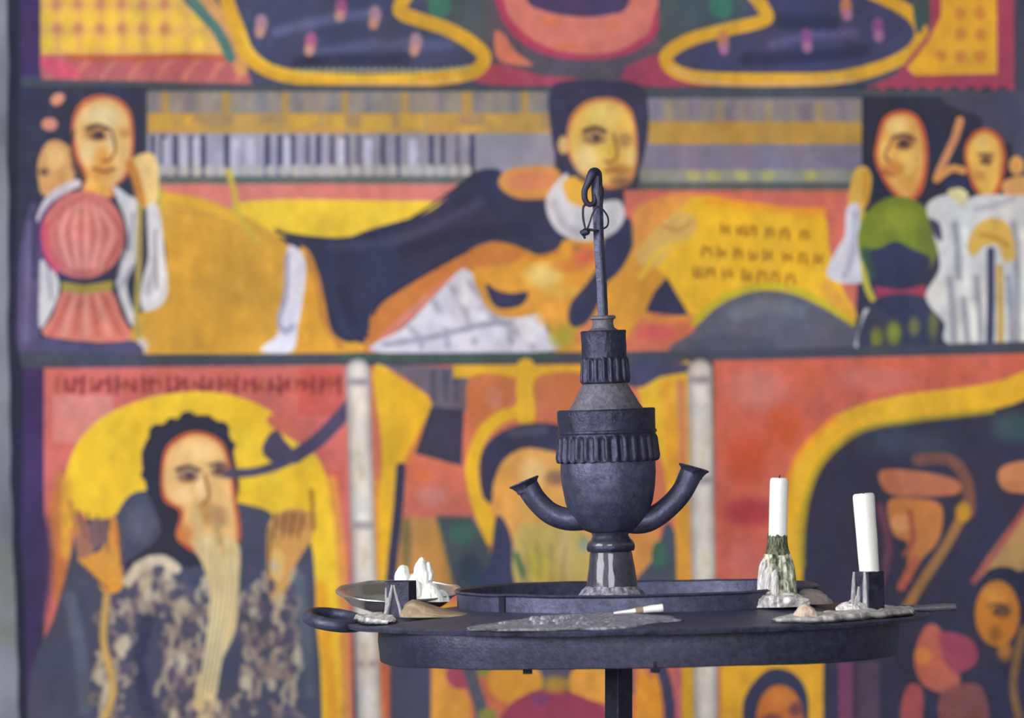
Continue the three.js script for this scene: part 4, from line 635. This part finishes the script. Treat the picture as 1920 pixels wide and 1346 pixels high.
// wax runs on the bare holders
for (const [px, z, side, turn, label, list] of [[752, 0.035, 0.0268, -0.3, 'grey wax trickles on the left holder beside the steel dish', [[-0.005, 0.036, 0.003, -0.008], [-0.003, 0.036, 0.0026, 0.0095], [-0.0105, 0.022, 0.0036, -0.002], [-0.0125, 0.033, 0.0024, 0.001]]], [1629, 0.125, 0.0236, 0.74, 'grey wax trickles on the left face of the leaning candle\'s holder', [[-0.009, 0.046, 0.0036, -0.003], [-0.002, 0.03, 0.0034, -0.002], [0.007, 0.046, 0.0034, 0.0], [-0.005, 0.02, 0.004, -0.002]]]]) {
  const p = onTray(px, z, 0), t = thing('wax_trickles', label, 'wax', p); t.rotation.set(0, px > 1000 ? turn - Math.PI / 2 : turn, TILT);
  for (const [x, h, w, d] of list) mesh('wax_run', taperTube([[x, h, side / 2 + w * 0.25], [x + d * 0.35, h * 0.6, side / 2 + 0.0006], [x + d * 0.75, h * 0.25, side / 2 + 0.0008], [x + d, 0.001, side / 2 + 0.0016]], [w * 0.55, w * 0.9, w, w * 1.4], 14, 24, 0.8), M.trickle, t);
}
lay('wax_heap', lump(0.03, 0.014, 0.022, 31, 0.5, 2.2), M.greyWax, onTray(1597, 0.142, 0.0), 'grey wax heap at the left foot of the leaning candle holder', 'wax');
lay('wax_flow', (() => { const g = lump(0.096, 0.023, 0.05, 45, 0.2, 1.7), p = g.attributes.position; for (let i = 0; i < p.count; i++) { const u = (p.getX(i) + 0.05) / 0.1; p.setY(i, p.getY(i) * (u < 0.12 ? 1.3 : 0.12 + Math.pow(Math.max(0, 1 - (u - 0.12)), 3.2) * 1.18)); } g.computeVertexNormals(); return g; })(), M.yellowWax, onTray(833, 0.1, -0.001), 'yellowed wax flow slumped on the tray right of left holder', 'wax');
// steel dish, tipped towards the viewer, with a crumpled white lump in it
{
  const p = onTray(748, -0.11, 0.0165), t = thing('dish', 'shallow shiny steel dish tipped forward at the left end of tray', 'dish', p);
  t.rotation.set(0.13, 0, TILT - 0.012);
  mesh('dish_body', revolve(fine([[0.0005, -0.011], [0.038, -0.011], [0.056, -0.004], [0.066, 0.006], [0.070, 0.0085], [0.0705, 0.0090], [0.070, 0.0095], [0.066, 0.0078], [0.055, -0.0025], [0.037, -0.0095], [0.0005, -0.0095]], 0.004), 96, (a, s, r, y) => [r * (1 + wob(a, 41, 0.03)), y + (r > 0.05 ? wob(a, 44, 0.004) : 0)], 0.9), M.steel, t);
  mesh('dish_rim', revolve(Array.from({ length: 13 }, (_, i) => { const a = -i / 12 * Math.PI * 2; return [0.0708 + Math.cos(a) * 0.0014, 0.0096 - Math.sin(a) * 0.0014]; }), 96, (a, s, r, y) => [r * (1 + wob(a, 41, 0.03)), y + wob(a, 44, 0.004)], 2), M.steel, t);
}
{
  const t = thing('melted_candle', 'crumpled heap of bright white wax slumped in the steel dish', 'wax', at(797, 1127, -0.075));
  for (const [x, y, z, w, h, s, n] of [[-0.004, 0.003, 0, 0.028, 0.046, 5, 0.86], [-0.0255, 0.021, 0.004, 0.018, 0.02, 15, 0.95], [-0.012, 0.006, 0.002, 0.034, 0.026, 19, 0.95], [-0.006, 0.026, 0.002, 0.016, 0.02, 8, 0.9], [0.004, 0.024, 0.003, 0.012, 0.021, 21, 0.9], [0.006, 0.0, 0.006, 0.036, 0.022, 33, 0.7], [0.017, 0.0, 0.006, 0.024, 0.014, 28, 0.8]]) { const g = lump(w, h, w, s * 7, 0.3, 1.5, n); g.translate(x, y, z); mesh('wax_fold', g, M.wax, t); }
}
// ash on the tray and a thin candle end lying in it
function conform(g, px, z) {                               // let a flat spread follow the falling plate
  const o = onTray(px, z), p = g.attributes.position, s0 = surf(Math.hypot(o[0] - CX, z));
  for (let i = 0; i < p.count; i++) p.setY(i, p.getY(i) + surf(Math.hypot(o[0] + p.getX(i) - CX, z + p.getZ(i))) - s0);
  g.computeVertexNormals(); return g;
}
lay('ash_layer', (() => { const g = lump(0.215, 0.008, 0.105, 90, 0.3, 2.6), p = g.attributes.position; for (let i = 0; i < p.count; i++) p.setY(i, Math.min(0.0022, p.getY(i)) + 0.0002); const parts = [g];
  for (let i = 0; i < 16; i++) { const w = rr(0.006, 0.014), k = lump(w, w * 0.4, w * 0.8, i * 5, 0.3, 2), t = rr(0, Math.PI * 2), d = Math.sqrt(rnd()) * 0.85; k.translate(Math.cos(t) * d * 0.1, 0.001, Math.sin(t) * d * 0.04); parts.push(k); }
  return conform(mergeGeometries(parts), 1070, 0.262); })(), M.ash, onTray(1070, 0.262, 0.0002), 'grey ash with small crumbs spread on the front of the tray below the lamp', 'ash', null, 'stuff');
{
  const a = new THREE.Vector3(...onTray(1150, 0.225, 0.0036)), b = new THREE.Vector3(...onTray(1243, 0.222, 0.008)), h = a.distanceTo(b);
  const t = thing('candle_stub', 'thin white candle end lying on the ash at the tray front', 'candle', a.toArray()); t.quaternion.setFromUnitVectors(new THREE.Vector3(0, 1, 0), b.clone().sub(a).normalize());
  mesh('wax_body', revolve(fine([[0.0005, 0], [0.0012, 0.001], [0.0024, h * 0.4], [0.0038, h * 0.7], [0.0044, h - 0.002], [0.004, h], [0.0005, h]], 0.004), 28, (q, s, r, y) => [r * (1 + (noise(Math.cos(q) + 4, Math.sin(q) + 4, y * 120) - 0.5) * 0.2), y]), M.wax, t);
  const band = mesh('yellow_band', revolve(fine([[0.0024, h * 0.44], [0.0033, h * 0.46], [0.0037, h * 0.58], [0.003, h * 0.62]], 0.002), 24), M.yellowWax, t); band.userData.label = 'yellowed patch';
}

renderer.render(scene, camera);
